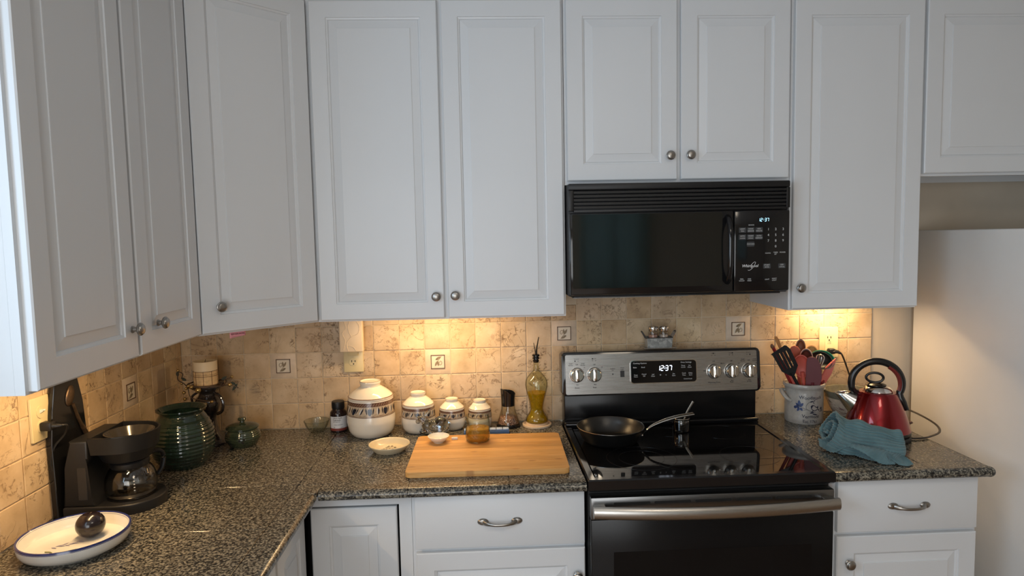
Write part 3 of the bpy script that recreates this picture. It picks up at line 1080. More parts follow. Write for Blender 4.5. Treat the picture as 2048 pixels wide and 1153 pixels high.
# ================================================================== MICROWAVE
M_CLOCK = pmat('clock_digits', (0.1, 0.2, 0.3), 0.4, emit=(0.42, 0.80, 1.0), estr=2.2)
M_OVENCLOCK = pmat('oven_clock_digits', (0.3, 0.3, 0.4), 0.4, emit=(0.80, 0.88, 1.0), estr=3.0)
def microwave():
    X0, X1 = 1.481, 2.239
    root = thing('microwave', 'black over-the-range microwave oven with clock and keypad', 'microwave', (X0, 0, 1.453))
    F = -0.385
    bm = BM(); box(bm, X0, X1, F, -0.001, 1.453, 1.8335, 0.004)
    wpart('body', bm, M_BLKPLAST, root)
    # vent grille across the top
    bm = BM()
    box(bm, X0+0.001, X1-0.001, -0.402, F-0.0005, 1.812, 1.8335, 0.004)
    box(bm, X0+0.001, X0+0.018, -0.402, F-0.0005, 1.742, 1.8115, 0.002)
    box(bm, X1-0.014, X1-0.001, -0.402, F-0.0005, 1.742, 1.8115, 0.002)
    box(bm, X0+0.018, X1-0.014, -0.402, F-0.0005, 1.738, 1.746, 0.001)
    g = wpart('vent_grille', bm, M_BLKPLAST, root)
    for k in range(5):
        bm = BM()
        z = 1.750+k*0.0125
        prism(bm, [(-0.401, z), (-0.4005, z+0.0075), (-0.388, z+0.0105), (-0.388, z+0.003)], X0+0.0185, X1-0.0145, 'x')
        wpart('slat', bm, M_BLKPLAST, g)
    # door
    bm = BM()
    DX1 = 2.0425
    box(bm, X0+0.002, DX1, -0.402, F-0.0005, 1.458, 1.735, 0.006)
    d = wpart('door', bm, M_BLKGLOSS, root)
    bm = BM()
    prism(bm, rrect(X0+0.012, 2.004, 1.481, 1.730, 0.004), -0.4035, -0.4015, 'y')
    wpart('door_window', bm, pmat('dark_window', (0.006, 0.0075, 0.007), 0.05, var=0.1, coat=0.6), d)
    bm = BM()
    pts = smooth_pts([(2.022, -0.400, 1.716), (2.022, -0.418, 1.70), (2.022, -0.432, 1.66), (2.022, -0.434, 1.60), (2.022, -0.430, 1.54), (2.022, -0.418, 1.505), (2.022, -0.400, 1.49)], 5)
    tube(bm, pts, 0.0095, 12, flat=0.75, up=(0, 1, 0))
    wpart('door_handle', bm, M_BLKGLOSS, d)
    # control panel
    bm = BM(); box(bm, DX1+0.003, X1-0.001, -0.402, F-0.0005, 1.458, 1.735, 0.006)
    c = wpart('control_panel', bm, M_BLKGLOSS, root)
    YP = -0.4025
    dx = -X0; dz = -1.453
    bm = BM()
    for (x, z, w, h) in [(2.0735+i*0.0285, 1.668-j*0.024, 0.0255, 0.0175) for i in range(3) for j in range(2)] + [(2.102, 1.620, 0.0255, 0.0165), (2.159, 1.544, 0.0255, 0.0165), (2.211, 1.544, 0.0255, 0.0165)]:
        prism(bm, rrect(x-w/2, x+w/2, z-h/2, z+h/2, 0.002, 3), YP-0.0006, YP+0.0006, 'y')
    wpart('key_pads', bm, M_INKGREY, c)['kind'] = 'stuff'
    it = []
    for i, s in enumerate('123456789'):
        it.append((s, 0.0115, 2.163+(i % 3)*0.0255, 1.669-(i//3)*0.0195, 'CENTER'))
    it.append(('0', 0.0115, 2.1885, 1.6105, 'CENTER'))
    bm = text_bm(it)
    bm.transform(Matrix.Translation((dx, YP-0.0004, dz)))
    part('keypad_digits', bm, M_INKWHITE, c, smooth=False)['kind'] = 'stuff'
    it = []
    rows = [('LIGHT', 'FAN'), ('COOK', 'SENSOR'), ('ADD', 'MINUTE'), ('AUTO', 'COOK'), ('WARM', 'HOLD'), ('AUTO', 'DEFROST')]
    for k, (a, b) in enumerate(rows):
        i, j = k % 3, k//3
        x, z = 2.0735+i*0.0285, 1.668-j*0.024
        it += [(a, 0.0058, x, z+0.0035, 'CENTER'), (b, 0.0058, x, z-0.0038, 'CENTER')]
    it += [('POPCORN', 0.0055, 2.102, 1.620, 'CENTER'), ('SENSOR', 0.0055, 2.1035, 1.6845, 'CENTER'), ('CLOCK', 0.0058, 2.162, 1.588, 'CENTER'), ('TIMER', 0.0058, 2.1885, 1.590, 'CENTER'), ('SET', 0.0055, 2.1885, 1.584, 'CENTER'), ('POWER', 0.0058, 2.213, 1.590, 'CENTER'),
           ('START', 0.0066, 2.159, 1.5475, 'CENTER'), ('ENTER', 0.005, 2.159, 1.5405, 'CENTER'), ('OFF', 0.0066, 2.211, 1.5475, 'CENTER'), ('CANCEL', 0.005, 2.211, 1.5405, 'CENTER'),
           ('FAN', 0.0058, 2.072, 1.501, 'CENTER'), ('ON/OFF', 0.0052, 2.072, 1.495, 'CENTER'), ('FAN', 0.0058, 2.0985, 1.501, 'CENTER'), ('SPEED', 0.0052, 2.0985, 1.495, 'CENTER'), ('LIGHT', 0.0055, 2.160, 1.4985, 'CENTER'), ('NIGHT', 0.0055, 2.185, 1.501, 'CENTER'), ('LIGHT', 0.0055, 2.185, 1.495, 'CENTER')]
    bm = text_bm(it)
    bm.transform(Matrix.Translation((dx, YP-0.0008, dz)))
    part('key_lettering', bm, M_INKWHITE, c, smooth=False)['kind'] = 'stuff'
    # maker's mark with its swoosh
    bm = text_bm([('Whirlpool', 0.0135, 2.101, 1.5455, 'CENTER')])
    for v in bm.verts:
        v.co.x += (v.co.z-1.5455)*0.25
    pa = [(2.093, 1.532), (2.098, 1.5305), (2.107, 1.5365), (2.115, 1.547), (2.1195, 1.556), (2.117, 1.559), (2.111, 1.556), (2.105, 1.549)]
    for q in ribbon_pts([tuple(p) for p in [(v.x, v.y) for v in smooth_pts([(a, b, 0) for a, b in pa], 4)]], 0.0012):
        flat_poly(bm, q)
    bm.transform(Matrix.Translation((dx, YP-0.0004, dz)))
    part('maker_mark', bm, pmat('bright_ink', (0.75, 0.76, 0.76), 0.4), c, smooth=False)
    bm = BM()
    x = seven_seg(bm, '12', 2.127, 1.6965, 0.0105)
    x = seven_seg(bm, ':', x+0.0015, 1.6965, 0.0105)
    seven_seg(bm, '37', x+0.0015, 1.6965, 0.0105)
    bm.transform(Matrix.Translation((dx, YP-0.0006, dz)))
    part('clock_digits', bm, M_CLOCK, c, smooth=False)
    # underside
    bm = BM(); box(bm, X0+0.02, X1-0.02, -0.375, -0.03, 1.4475, 1.4525, 0.001)
    wpart('bottom_panel', bm, M_BLKMATTE, root)
    bm = BM(); box(bm, 1.50, 1.90, -0.36, -0.10, 1.444, 1.4472)
    wpart('grease_filter', bm, pmat('filter_mesh', (0.25, 0.25, 0.25), 0.4, 0.8, bumpamt=0.6, bscale=900), root)
microwave()

# ================================================================== RANGE
def kitchen_range():
    X0, X1 = 1.4925, 2.2545
    root = thing('range', 'black and stainless electric range with glass cooktop and oven', 'stove', (X0, 0, 0))
    CX = (X0+X1)/2
    bm = BM()
    box(bm, X0+0.004, X1-0.004, -0.655, -0.03, 0.06, 0.895)
    box(bm, X0+0.03, X1-0.03, -0.60, -0.06, 0.0, 0.06)
    wpart('body', bm, M_BLKMATTE, root, smooth=False)
    # cooktop: raised frame with glass set in
    CT = 0.925
    bm = BM()
    o = [(X0, -0.690), (X1, -0.690), (X1, -0.105), (X0, -0.105)]
    def rg(i, z, fx=0.0):
        return [bm.verts.new((p[0]+(i if p[0] < CX else -i), p[1]+(i if p[1] < -0.4 else -i), z)) for p in o]
    R = [rg(0.004, 0.888), rg(0.0, 0.893), rg(0.0, CT-0.004), rg(0.004, CT), rg(0.022, CT), rg(0.027, CT-0.004), rg(0.027, 0.890)]
    for A, B in zip(R, R[1:]+R[:1]):
        for i in range(4):
            j = (i+1) % 4
            bm.faces.new((A[i], A[j], B[j], B[i]))
    wpart('cooktop_frame', bm, M_BLKGLOSS, root)
    bm = BM(); box(bm, X0+0.0275, X1-0.0275, -0.6625, -0.1325, 0.905, CT-0.003)
    gl = wpart('cooktop_glass', bm, M_BLKGLASS, root, smooth=False)
    for x, y, r in ((1.70, -0.50, 0.115), (1.70, -0.50, 0.075), (1.69, -0.25, 0.075), (2.06, -0.51, 0.095), (2.06, -0.25, 0.085), (1.875, -0.235, 0.055)):
        bm = BM()
        lathe(bm, [(r-0.0012, CT-0.0030), (r-0.0012, CT-0.0026), (r, CT-0.0026), (r, CT-0.0030)], 64, c=(x, y, 0), closed=True)
        wpart('burner_ring', bm, pmat('ring_print', (0.013, 0.013, 0.014), 0.2), gl)
    # backguard: black riser then the control housing
    bm = BM(); box(bm, X0+0.002, X1-0.002, -0.104, -0.028, 0.893, 1.048, 0.004)
    bg = wpart('backguard', bm, pmat('black_enamel', (0.006, 0.006, 0.0065), 0.22, spec=0.25, var=0.1), root)
    bm = BM(); box(bm, X0+0.002, X1-0.002, -0.135, -0.1045, 0.9255, 0.938, 0.005, 3)
    wpart('backguard_ledge', bm, M_BLKGLOSS, bg)
    HX0, HX1 = 1.4845, 2.262
    ZB, ZT = 1.043, 1.212
    til = math.radians(6)
    def tilt(b):
        b.transform(Matrix.Translation((0, -0.128, ZB)) @ Matrix.Rotation(-til, 4, 'X') @ Matrix.Translation((0, 0.128, -ZB)))
        return b
    bm = BM()
    fs = prism(bm, rrect(HX0, HX1, ZB, ZT, 0.016), -0.128, -0.050, 'y')
    bmesh.ops.bevel(bm, geom=list(set(fs[0].edges)), offset=0.004, segments=2, affect='EDGES', profile=0.5)
    pn = wpart('control_panel', tilt(bm), M_BLKGLOSS, root)
    bm = BM()
    prism(bm, rrect(HX0+0.014, HX1-0.013, ZB+0.006, ZT-0.010, 0.006), -0.1295, -0.126, 'y')
    wpart('steel_face', tilt(bm), M_STEEL, pn)
    Y = -0.1297
    # knobs
    kb = BM()
    lathe(kb, [(0, 0), (0.0285, 0), (0.0285, 0.003), (0.0265, 0.006), (0.0255, 0.012), (0.0235, 0.0205), (0.0215, 0.0225), (0, 0.0225)], 40)
    b2 = BM(); box(b2, -0.0062, 0.0062, -0.0232, 0.0232, 0.015, 0.031, 0.0025, 2)
    merge(kb, b2)
    KM = mesh_of('knob', kb, pmat('polished_steel', (0.78, 0.76, 0.72), 0.13, 1.0, var=0.03), 30)
    km = BM(); box(km, -0.0013, 0.0013, 0.010, 0.0225, 0.0311, 0.0316)
    KI = mesh_of('pointer', km, M_INKBLACK)
    Mt = Matrix.Translation((0, -0.128, ZB)) @ Matrix.Rotation(-til, 4, 'X') @ Matrix.Translation((0, 0.128, -ZB))
    kz = 1.124
    knobs = [1.5425, 1.6105, 2.078, 2.1475, 2.2165]
    for kx in knobs:
        p = Mt @ Vector((kx, Y, kz))
        k = link('knob', KM, root, (p.x-X0, p.y, p.z), (PI/2-til, 0, 0))
        link('pointer', KI, k)
    # printed marks on the steel
    bm = BM()
    def dot(x, z, r, n=10):
        flat_poly(bm, [(x+r*math.cos(-2*PI*i/n), z+r*math.sin(-2*PI*i/n)) for i in range(n)])
    def ringd(x, z, r):
        n = 10
        for i in range(n):
            a, b = -2*PI*i/n, -2*PI*(i+1)/n
            flat_poly(bm, [(x+r*math.cos(a), z+r*math.sin(a)), (x+r*math.cos(b), z+r*math.sin(b)), (x+r*0.6*math.cos(b), z+r*0.6*math.sin(b)), (x+r*0.6*math.cos(a), z+r*0.6*math.sin(a))])
    act = {0: (0, 0), 1: (0, 1), 2: (1, 1), 3: (2, 1), 4: (2, 0)}
    for i, kx in enumerate(knobs):
        zz = 1.178 if i < 2 else 1.186
        for a in range(3):
            for b in range(2):
                if a == 1 and b == 0:
                    continue
                fn = dot if (a, b) == act[i] else ringd
                fn(kx-0.006+a*0.006, zz+b*0.0075, 0.0028 if fn is dot else 0.0019)
        for a in range(-130, 131, 26):
            if abs(a) < 30:
                continue
            t = math.radians(90-a)
            dot(kx+0.0335*math.cos(t), kz+0.0335*math.sin(t), 0.0008, 6)
    dot(1.682, 1.124, 0.0028)
    prism(bm, [(1.711, 1.112), (1.727, 1.112), (1.727, 1.136), (1.711, 1.136)], -0.0012, 0.0, 'y')
    it = []
    for i, nm in enumerate(['Front', 'Rear', 'Warming Zone', 'Rear', 'Front']):
        it.append((nm, 0.0078, knobs[i], 1.0745 if i < 2 else 1.081, 'CENTER'))
        it.append(('Off', 0.0068, knobs[i], 1.1625 if i else 1.164, 'CENTER'))
        it.append(('Hi', 0.006, knobs[i]+0.030, 1.152, 'CENTER'))
        if i != 2:
            it.append(('Med', 0.0056, knobs[i]+0.002, 1.0865, 'CENTER'))
    for kx in (knobs[0], knobs[4]):
        it += [('Small', 0.0062, kx-0.023, 1.168, 'CENTER'), ('Burner', 0.0062, kx-0.023, 1.1615, 'CENTER'), ('Large', 0.0062, kx+0.024, 1.168, 'CENTER'), ('Burner', 0.0062, kx+0.024, 1.1615, 'CENTER')]
    it += [('Surface', 0.0064, 1.682, 1.145, 'CENTER'), ('On', 0.0064, 1.682, 1.1385, 'CENTER'), ('Oven', 0.0064, 1.719, 1.1475, 'CENTER'), ('Light', 0.0064, 1.719, 1.1405, 'CENTER'), ('Melt', 0.0062, 2.043, 1.126, 'CENTER'), ('Warm', 0.006, 2.113, 1.154, 'CENTER')]
    b2 = text_bm(it)
    merge(bm, b2)
    bm.transform(Matrix.Translation((0, Y-0.0003, 0)))
    wpart('panel_lettering', tilt(bm), M_INKBLACK, pn, smooth=False)['kind'] = 'stuff'
    # display: bright trim ring and black window
    DX0, DX1, DZ0, DZ1 = 1.752, 2.008, 1.087, 1.171
    bm = BM(); prism(bm, rrect(DX0-0.003, DX1+0.003, DZ0-0.003, DZ1+0.003, 0.014), -0.1315, -0.129, 'y')
    wpart('display_trim', tilt(bm), M_CHROME, pn)
    bm = BM(); prism(bm, rrect(DX0, DX1, DZ0, DZ1, 0.012), -0.1325, -0.131, 'y')
    wpart('display', tilt(bm), M_BLKGLASS, pn)
    it = [('Cooking Options', 0.0076, 1.761, 1.163, 'LEFT'), ('Oven Settings', 0.0076, 1.990, 1.1625, 'RIGHT'),
          ('Bake', 0.0072, 1.768, 1.147, 'CENTER'), ('Broil', 0.0072, 1.800, 1.147, 'CENTER'),
          ('Keep', 0.0066, 1.771, 1.118, 'CENTER'), ('Warm', 0.0058, 1.771, 1.111, 'CENTER'), ('Cancel', 0.0066, 1.803, 1.1205, 'CENTER'), ('Off', 0.0066, 1.803, 1.113, 'CENTER'),
          ('Self', 0.0066, 1.838, 1.1185, 'CENTER'), ('Clean', 0.0066, 1.838, 1.112, 'CENTER'), ('+', 0.013, 1.867, 1.1155, 'CENTER'), ('-', 0.014, 1.889, 1.1165, 'CENTER'), ('Set', 0.0066, 1.919, 1.1195, 'CENTER'), ('Start', 0.0066, 1.919, 1.1125, 'CENTER'),
          ('Timer', 0.0066, 1.957, 1.150, 'CENTER'), ('On/Off', 0.0058, 1.957, 1.143, 'CENTER'), ('Set', 0.0066, 1.982, 1.150, 'CENTER'), ('Clock', 0.0066, 1.982, 1.143, 'CENTER'),
          ('Cook', 0.0066, 1.959, 1.1205, 'CENTER'), ('Time', 0.0066, 1.959, 1.113, 'CENTER'), ('Delay', 0.0066, 1.985, 1.1205, 'CENTER'), ('Start', 0.0066, 1.985, 1.113, 'CENTER'), ('Accubake', 0.0066, 1.974, 1.0985, 'CENTER')]
    it = [t if t[0] != 'Accubake' else ('Control Lock', 0.006, 1.974, 1.0985, 'CENTER') for t in it]
    bm = text_bm(it)
    bm.transform(Matrix.Translation((0, -0.1327, 0)))
    wpart('display_lettering', tilt(bm), M_INKWHITE, pn, smooth=False)['kind'] = 'stuff'
    bm = BM()
    x = seven_seg(bm, '12', 1.8545, 1.133, 0.0185)
    x = seven_seg(bm, ':', x-0.001, 1.133, 0.0185)
    seven_seg(bm, '37', x-0.001, 1.133, 0.0185)
    bm.transform(Matrix.Translation((0, -0.1328, 0)))
    wpart('clock_digits', tilt(bm), M_OVENCLOCK, pn, smooth=False)
    # oven door
    bm = BM()
    box(bm, X0+0.006, X1-0.006, -0.693, -0.657, 0.215, 0.802, 0.004)
    dr = wpart('oven_door', bm, MATS['black_enamel'], root)
    bm = BM(); box(bm, X0+0.075, X1-0.075, -0.6936, -0.692, 0.33, 0.70)
    wpart('door_window', bm, MATS['black_enamel'], dr)
    bm = BM(); box(bm, X0+0.006, X1-0.006, -0.695, -0.657, 0.803, 0.872, 0.004)
    st = wpart('door_top_band', bm, brushed_mat('door_band_steel', (0.20, 0.20, 0.20), 0.30), dr)
    for k in range(5):
        x0 = X0+0.075+k*0.1245
        bm = BM(); prism(bm, rrect(x0, x0+0.112, 0.848, 0.856, 0.0038, 4), -0.6956, -0.6940, 'y')
        wpart('vent_slot', bm, M_DARKHOLE, dr)
    bm = BM()
    n = 28
    rings = []
    for i in range(n+1):
        t = i/n
        x = X0+0.009+t*(X1-X0-0.018)
        bow = 0.030*(1-(2*t-1)**2)
        y = -0.727-bow
        sec = [(y+p[0], 0.8405+p[1]) for p in ((0.012, 0.010), (0.006, 0.0165), (-0.004, 0.0185), (-0.0095, 0.014), (-0.0125, 0.004), (-0.0125, -0.006), (-0.0095, -0.014), (-0.004, -0.0185), (0.006, -0.0165), (0.012, -0.010))]
        rings.append([bm.verts.new((x, a, b)) for a, b in sec])
    for A, B in zip(rings, rings[1:]):
        for i in range(10):
            j = (i+1) % 10
            bm.faces.new((A[i], A[j], B[j], B[i]))
    bm.faces.new(rings[0]); bm.faces.new(list(reversed(rings[-1])))
    for x in (X0+0.030, X1-0.030):
        box(bm, x-0.018, x+0.018, -0.722, -0.694, 0.829, 0.852, 0.003)
    wpart('door_handle', bm, brushed_mat('handle_steel', (0.46, 0.44, 0.41), 0.30), dr)
    bm = BM(); box(bm, X0+0.006, X1-0.006, -0.690, -0.657, 0.065, 0.208, 0.004)
    wpart('storage_drawer', bm, M_BLKGLOSS, root)
kitchen_range()

# ================================================================== WALL FITTINGS
def rot_part_to_left_wall(o):
    o.rotation_euler = (0, 0, PI/2)
def duplex_face(bm, x, z, y):
    """slots of one receptacle"""
    for dx, h in ((-0.0065, 0.0085), (0.0065, 0.0075)):
        box(bm, x+dx-0.0013, x+dx+0.0013, y-0.0004, y+0.001, z-h/2+0.003, z+h/2+0.003)
    b2 = BM()
    prism(b2, rrect(x-0.0028, x+0.0028, z-0.0105, z-0.0055, 0.0024, 3), y-0.0004, y+0.001, 'y')
    merge(bm, b2)
def plate_bm(w, h, t=0.006):
    bm = BM()
    fs = prism(bm, rrect(-w/2, w/2, -h/2, h/2, 0.004, 3), -t, 0.0, 'y')
    bmesh.ops.bevel(bm, geom=list(fs[0].edges), offset=0.002, segments=2, affect='EDGES', profile=0.5)
    return bm
def fittings():
    # left back outlet with the plug-in cover above it
    root = thing('wall_outlet', 'almond duplex outlet plate on the back wall behind the largest canister', 'outlet', (0.6695, -0.0008, 1.198))
    part('wall_plate', plate_bm(0.078, 0.122), M_ALMOND, root)
    for k, dz in ((0, 0.0195), (1, -0.0195)):
        bm = BM(); prism(bm, [(0.0165*math.cos(a)*1.0, max(-0.0135, min(0.0135, 0.0165*math.sin(a)))+dz) for a in [2*PI*i/28 for i in range(28)]], -0.0078, -0.0055, 'y')
        f = part('receptacle', bm, M_ALMOND, root)
        bm = BM(); duplex_face(bm, 0, dz, -0.0082)
        part('slots', bm, M_SLOT, f)
    bm = BM(); lathe(bm, [(0, 0), (0.003, 0), (0.003, 0.0012), (0, 0.0016)], 12, rot=Matrix.Rotation(PI/2, 3, 'X'), c=(0, -0.0058, 0))
    part('screw', bm, M_ALMOND, root)
    root = thing('plug_in_diffuser', 'tall cream plug-in cover with vine relief at the outlet below the wall cabinet', 'night light', (0.670, -0.0095, 1.289))
    bm = BM()
    box(bm, -0.046, 0.046, -0.036, -0.006, -0.066, 0.069, 0.005, 3)
    part('shell', bm, pmat('cream_plastic', (0.72, 0.60, 0.45), 0.4, var=0.03), root)
    bm = BM()
    box(bm, -0.020, 0.020, -0.0065, -0.0005, -0.085, -0.0, 0.002)
    part('plug_body', bm, M_ALMOND, root)
    bm = BM()
    for pts in ([(-0.030, -0.055), (-0.022, -0.02), (-0.032, 0.01), (-0.018, 0.03), (-0.026, 0.06)], [(-0.012, -0.06), (-0.016, -0.03), (0.002, -0.005), (0.028, 0.008), (0.034, 0.035), (0.02, 0.062)], [(0.002, -0.005), (-0.010, 0.03), (0.0, 0.062)], [(0.018, -0.06), (0.008, -0.045), (-0.012, -0.04)]):
        tube(bm, [(v.x, -0.0362, v.y) for v in smooth_pts([(a, b, 0) for a, b in pts], 6)], 0.0011, 6)
    part('vine_relief', bm, MATS['cream_plastic'], root)
    # right outlet
    root = thing('wall_outlet', 'pale yellow outlet plate above the utensil crock with a black plug in it', 'outlet', (2.596, -0.0008, 1.205))
    part('wall_plate', plate_bm(0.078, 0.126), pmat('yellow_ivory', (0.74, 0.62, 0.36), 0.35, var=0.02), root)
    bm = BM(); prism(bm, rrect(-0.0168, 0.0168, -0.0335, 0.0335, 0.002, 3), -0.0078, -0.0055, 'y')
    f = part('receptacle', bm, MATS['yellow_ivory'], root)
    bm = BM(); duplex_face(bm, 0, 0.018, -0.0082)
    box(bm, -0.008, 0.008, -0.0081, -0.0075, 0.0015, 0.0025); box(bm, -0.008, 0.008, -0.0081, -0.0075, -0.0055, -0.0045)
    part('slots', bm, M_SLOT, f)
    bm = BM(); box(bm, -0.003, 0.003, -0.0064, -0.0058, 0.047, 0.048)
    part('screw', bm, M_SLOT, root)
    # left wall: switch and receptacle in one plate, faces +x
    root = thing('wall_switch', 'almond switch and outlet plate on the left wall beside the coffee maker', 'switch', (0.0008, -0.830, 1.203), PI/2)
    part('wall_plate', plate_bm(0.072, 0.118), M_ALMOND, root)
    bm = BM(); lathe(bm, [(0, 0), (0.0165, 0), (0.0165, 0.002), (0, 0.002)], 24, rot=Matrix.Rotation(PI/2, 3, 'X'), c=(0, -0.0058, 0.018))
    s = part('switch_ring', bm, M_ALMOND, root)
    bm = BM(); prism(bm, [(-0.006, 0.013), (-0.017, 0.021), (-0.017, 0.025), (-0.006, 0.024)], -0.0045, 0.0045, 'x')
    part('toggle', bm, pmat('white_plastic', (0.8, 0.78, 0.72), 0.35), s)
    bm = BM(); lathe(bm, [(0, 0), (0.0165, 0), (0.0165, 0.002), (0, 0.002)], 24, rot=Matrix.Rotation(PI/2, 3, 'X'), c=(0, -0.0058, -0.022))
    part('receptacle', bm, M_ALMOND, root)
    # pink note hanging under the corner cabinet
    root = thing('sticky_note', 'small pink paper note stuck under the diagonal corner cabinet', 'note', (0.392, -0.462, 1.382), math.radians(45))
    bm = BM()
    n = 8
    rows = []
    for j in range(4):
        z = 0.0-j*0.0085
        rows.append([bm.verts.new(((i/n-0.5)*0.052, -0.004-0.002*math.sin(j*0.7)-0.001*math.cos(i*0.8), z+0.0018*(i/n-0.5)*j)) for i in range(n+1)])
    for A, B in zip(rows, rows[1:]):
        for i in range(n):
            bm.faces.new((A[i], A[i+1], B[i+1], B[i]))
    o = part('paper', bm, pmat('pink_paper', (0.80, 0.36, 0.44), 0.8, var=0.04), root)
    md = o.modifiers.new('thickness', 'SOLIDIFY'); md.thickness = 0.0003
    bm = text_bm([('REV-LER-NUNE', 0.0066, 0.0, -0.0155, 'CENTER')])
    bm.transform(Matrix.Translation((0, -0.0072, 0)))
    p = part('handwriting', bm, pmat('pen_ink', (0.16, 0.03, 0.06), 0.6), root, smooth=False); p['kind'] = 'stuff'
fittings()

# ================================================================== LEFT SIDE OF THE WORKTOP
def wrap(bm, radius, delta, lift=0.0004):
    """bend a flat XZ-plane mesh (facing -Y) round a vertical cylinder/lathe; radius: number or f(z)"""
    for v in bm.verts:
        R = radius(v.co.z) if callable(radius) else radius
        a = v.co.x/R+delta
        rr = R+lift-v.co.y
        v.co.x, v.co.y = rr*math.sin(a), -rr*math.cos(a)
    return bm
def prof_radius(prof):
    P = sorted([(z, r) for r, z in prof])
    def f(z):
        for (z0, r0), (z1, r1) in zip(P, P[1:]):
            if z0 <= z <= z1 and z1 > z0:
                return r0+(r1-r0)*(z-z0)/(z1-z0)
        return P[0][1] if z < P[0][0] else P[-1][1]
    return f
def sp2(pts, n=5):
    """smooth a 2-D profile"""
    return [(max(0, v.x), v.y) for v in smooth_pts([(a, b, 0) for a, b in pts], n)]

def plate_and_plum():
    root = thing('pie_plate', 'white stoneware pie plate with blue rim on the left worktop holding a plum', 'plate', (0.170, -0.982, TOP))
    pr = [(0, 0.0), (0.090, 0.0), (0.093, 0.004), (0.104, 0.007), (0.113, 0.012), (0.1185, 0.022), (0.121, 0.039), (0.1195, 0.0425), (0.1165, 0.0425), (0.1145, 0.040), (0.112, 0.024), (0.106, 0.015), (0.094, 0.012), (0, 0.0115)]
    bm = BM(); lathe(bm, pr, 72)
    part('dish', bm, pmat('stoneware_white', (0.68, 0.665, 0.62), 0.2, coat=0.35, var=0.05, vscale=14), root)
    bm = BM(); lathe(bm, [(0.1213, 0.0375), (0.1200, 0.0431), (0.1165, 0.0431), (0.1140, 0.0385), (0.1144, 0.0382), (0.1170, 0.0422), (0.1195, 0.0422), (0.1209, 0.0375)], 72, closed=True)
    part('blue_rim', bm, pmat('cobalt_glaze', (0.02, 0.03, 0.14), 0.18, coat=0.4, var=0.3, vscale=40), root, label='cobalt blue glazed rim')
    bm = BM()
    for k in range(9):
        for q in [leaf_pts(-0.045+k*0.006, -0.020+k*0.0032+random.uniform(-0.004, 0.004), 0.016, 0.0022, 0.4+random.uniform(-0.7, 0.7))]:
            bm.faces.new([bm.verts.new((p[0], p[1], 0.0128)) for p in q])
    part('lavender_motif', bm, pmat('lavender_paint', (0.24, 0.22, 0.34), 0.3), root)
    bm = BM()
    bm.faces.new([bm.verts.new((p[0], p[1], 0.0130)) for p in leaf_pts(-0.010, -0.062, 0.045, 0.0045, 0.75)])
    tube(bm, smooth_pts([(-0.045, -0.045, 0.0135), (-0.032, -0.047, 0.0138), (-0.022, -0.055, 0.0138), (-0.016, -0.070, 0.0135)], 4), 0.0012, 6)
    part('leaf_motif', bm, pmat('olive_paint', (0.16, 0.17, 0.05), 0.3), root)
    bm = BM()
    for a in range(4):
        bm.faces.new([bm.verts.new((p[0], p[1], 0.0128)) for p in leaf_pts(0.050+a*0.005, -0.028+a*0.004, 0.024, 0.0042, 0.3+a*0.1)])
    part('blue_motif', bm, pmat('blue_paint', (0.03, 0.05, 0.22), 0.3), root)
    pl = thing('plum', 'dark purple plum resting in the pie plate', 'fruit', (0.188, -0.948, TOP+0.0125))
    bm = BM()
    pr = []
    for k in range(19):
        t = PI*k/18
        r = 0.0335*math.sin(t)
        z = 0.0315-0.0315*math.cos(t)
        if k >= 16: z -= 0.0035*((k-15)/3)**2
        pr.append((r if 0 < k < 18 else 0, z))
    lathe(bm, pr, 36)
    for v in bm.verts:
        a = math.atan2(v.co.y, v.co.x)
        d = abs(((a-0.5+PI) % (2*PI))-PI)
        k = max(0, 1-d/0.28)
        v.co.x *= 1-0.06*k*k; v.co.y *= 1-0.06*k*k
    part('flesh', bm, pmat('plum_skin', (0.010, 0.006, 0.008), 0.20, coat=0.2, var=0.6, vscale=40, rvar=0.08), pl)
    bm = BM(); tube(bm, [(0, 0, 0.055), (0.001, 0, 0.0595), (0.003, 0.001, 0.0625)], [0.0025, 0.0013, 0.0016], 8)
    part('stem', bm, pmat('stem_brown', (0.10, 0.06, 0.03), 0.7), pl)
plate_and_plum()

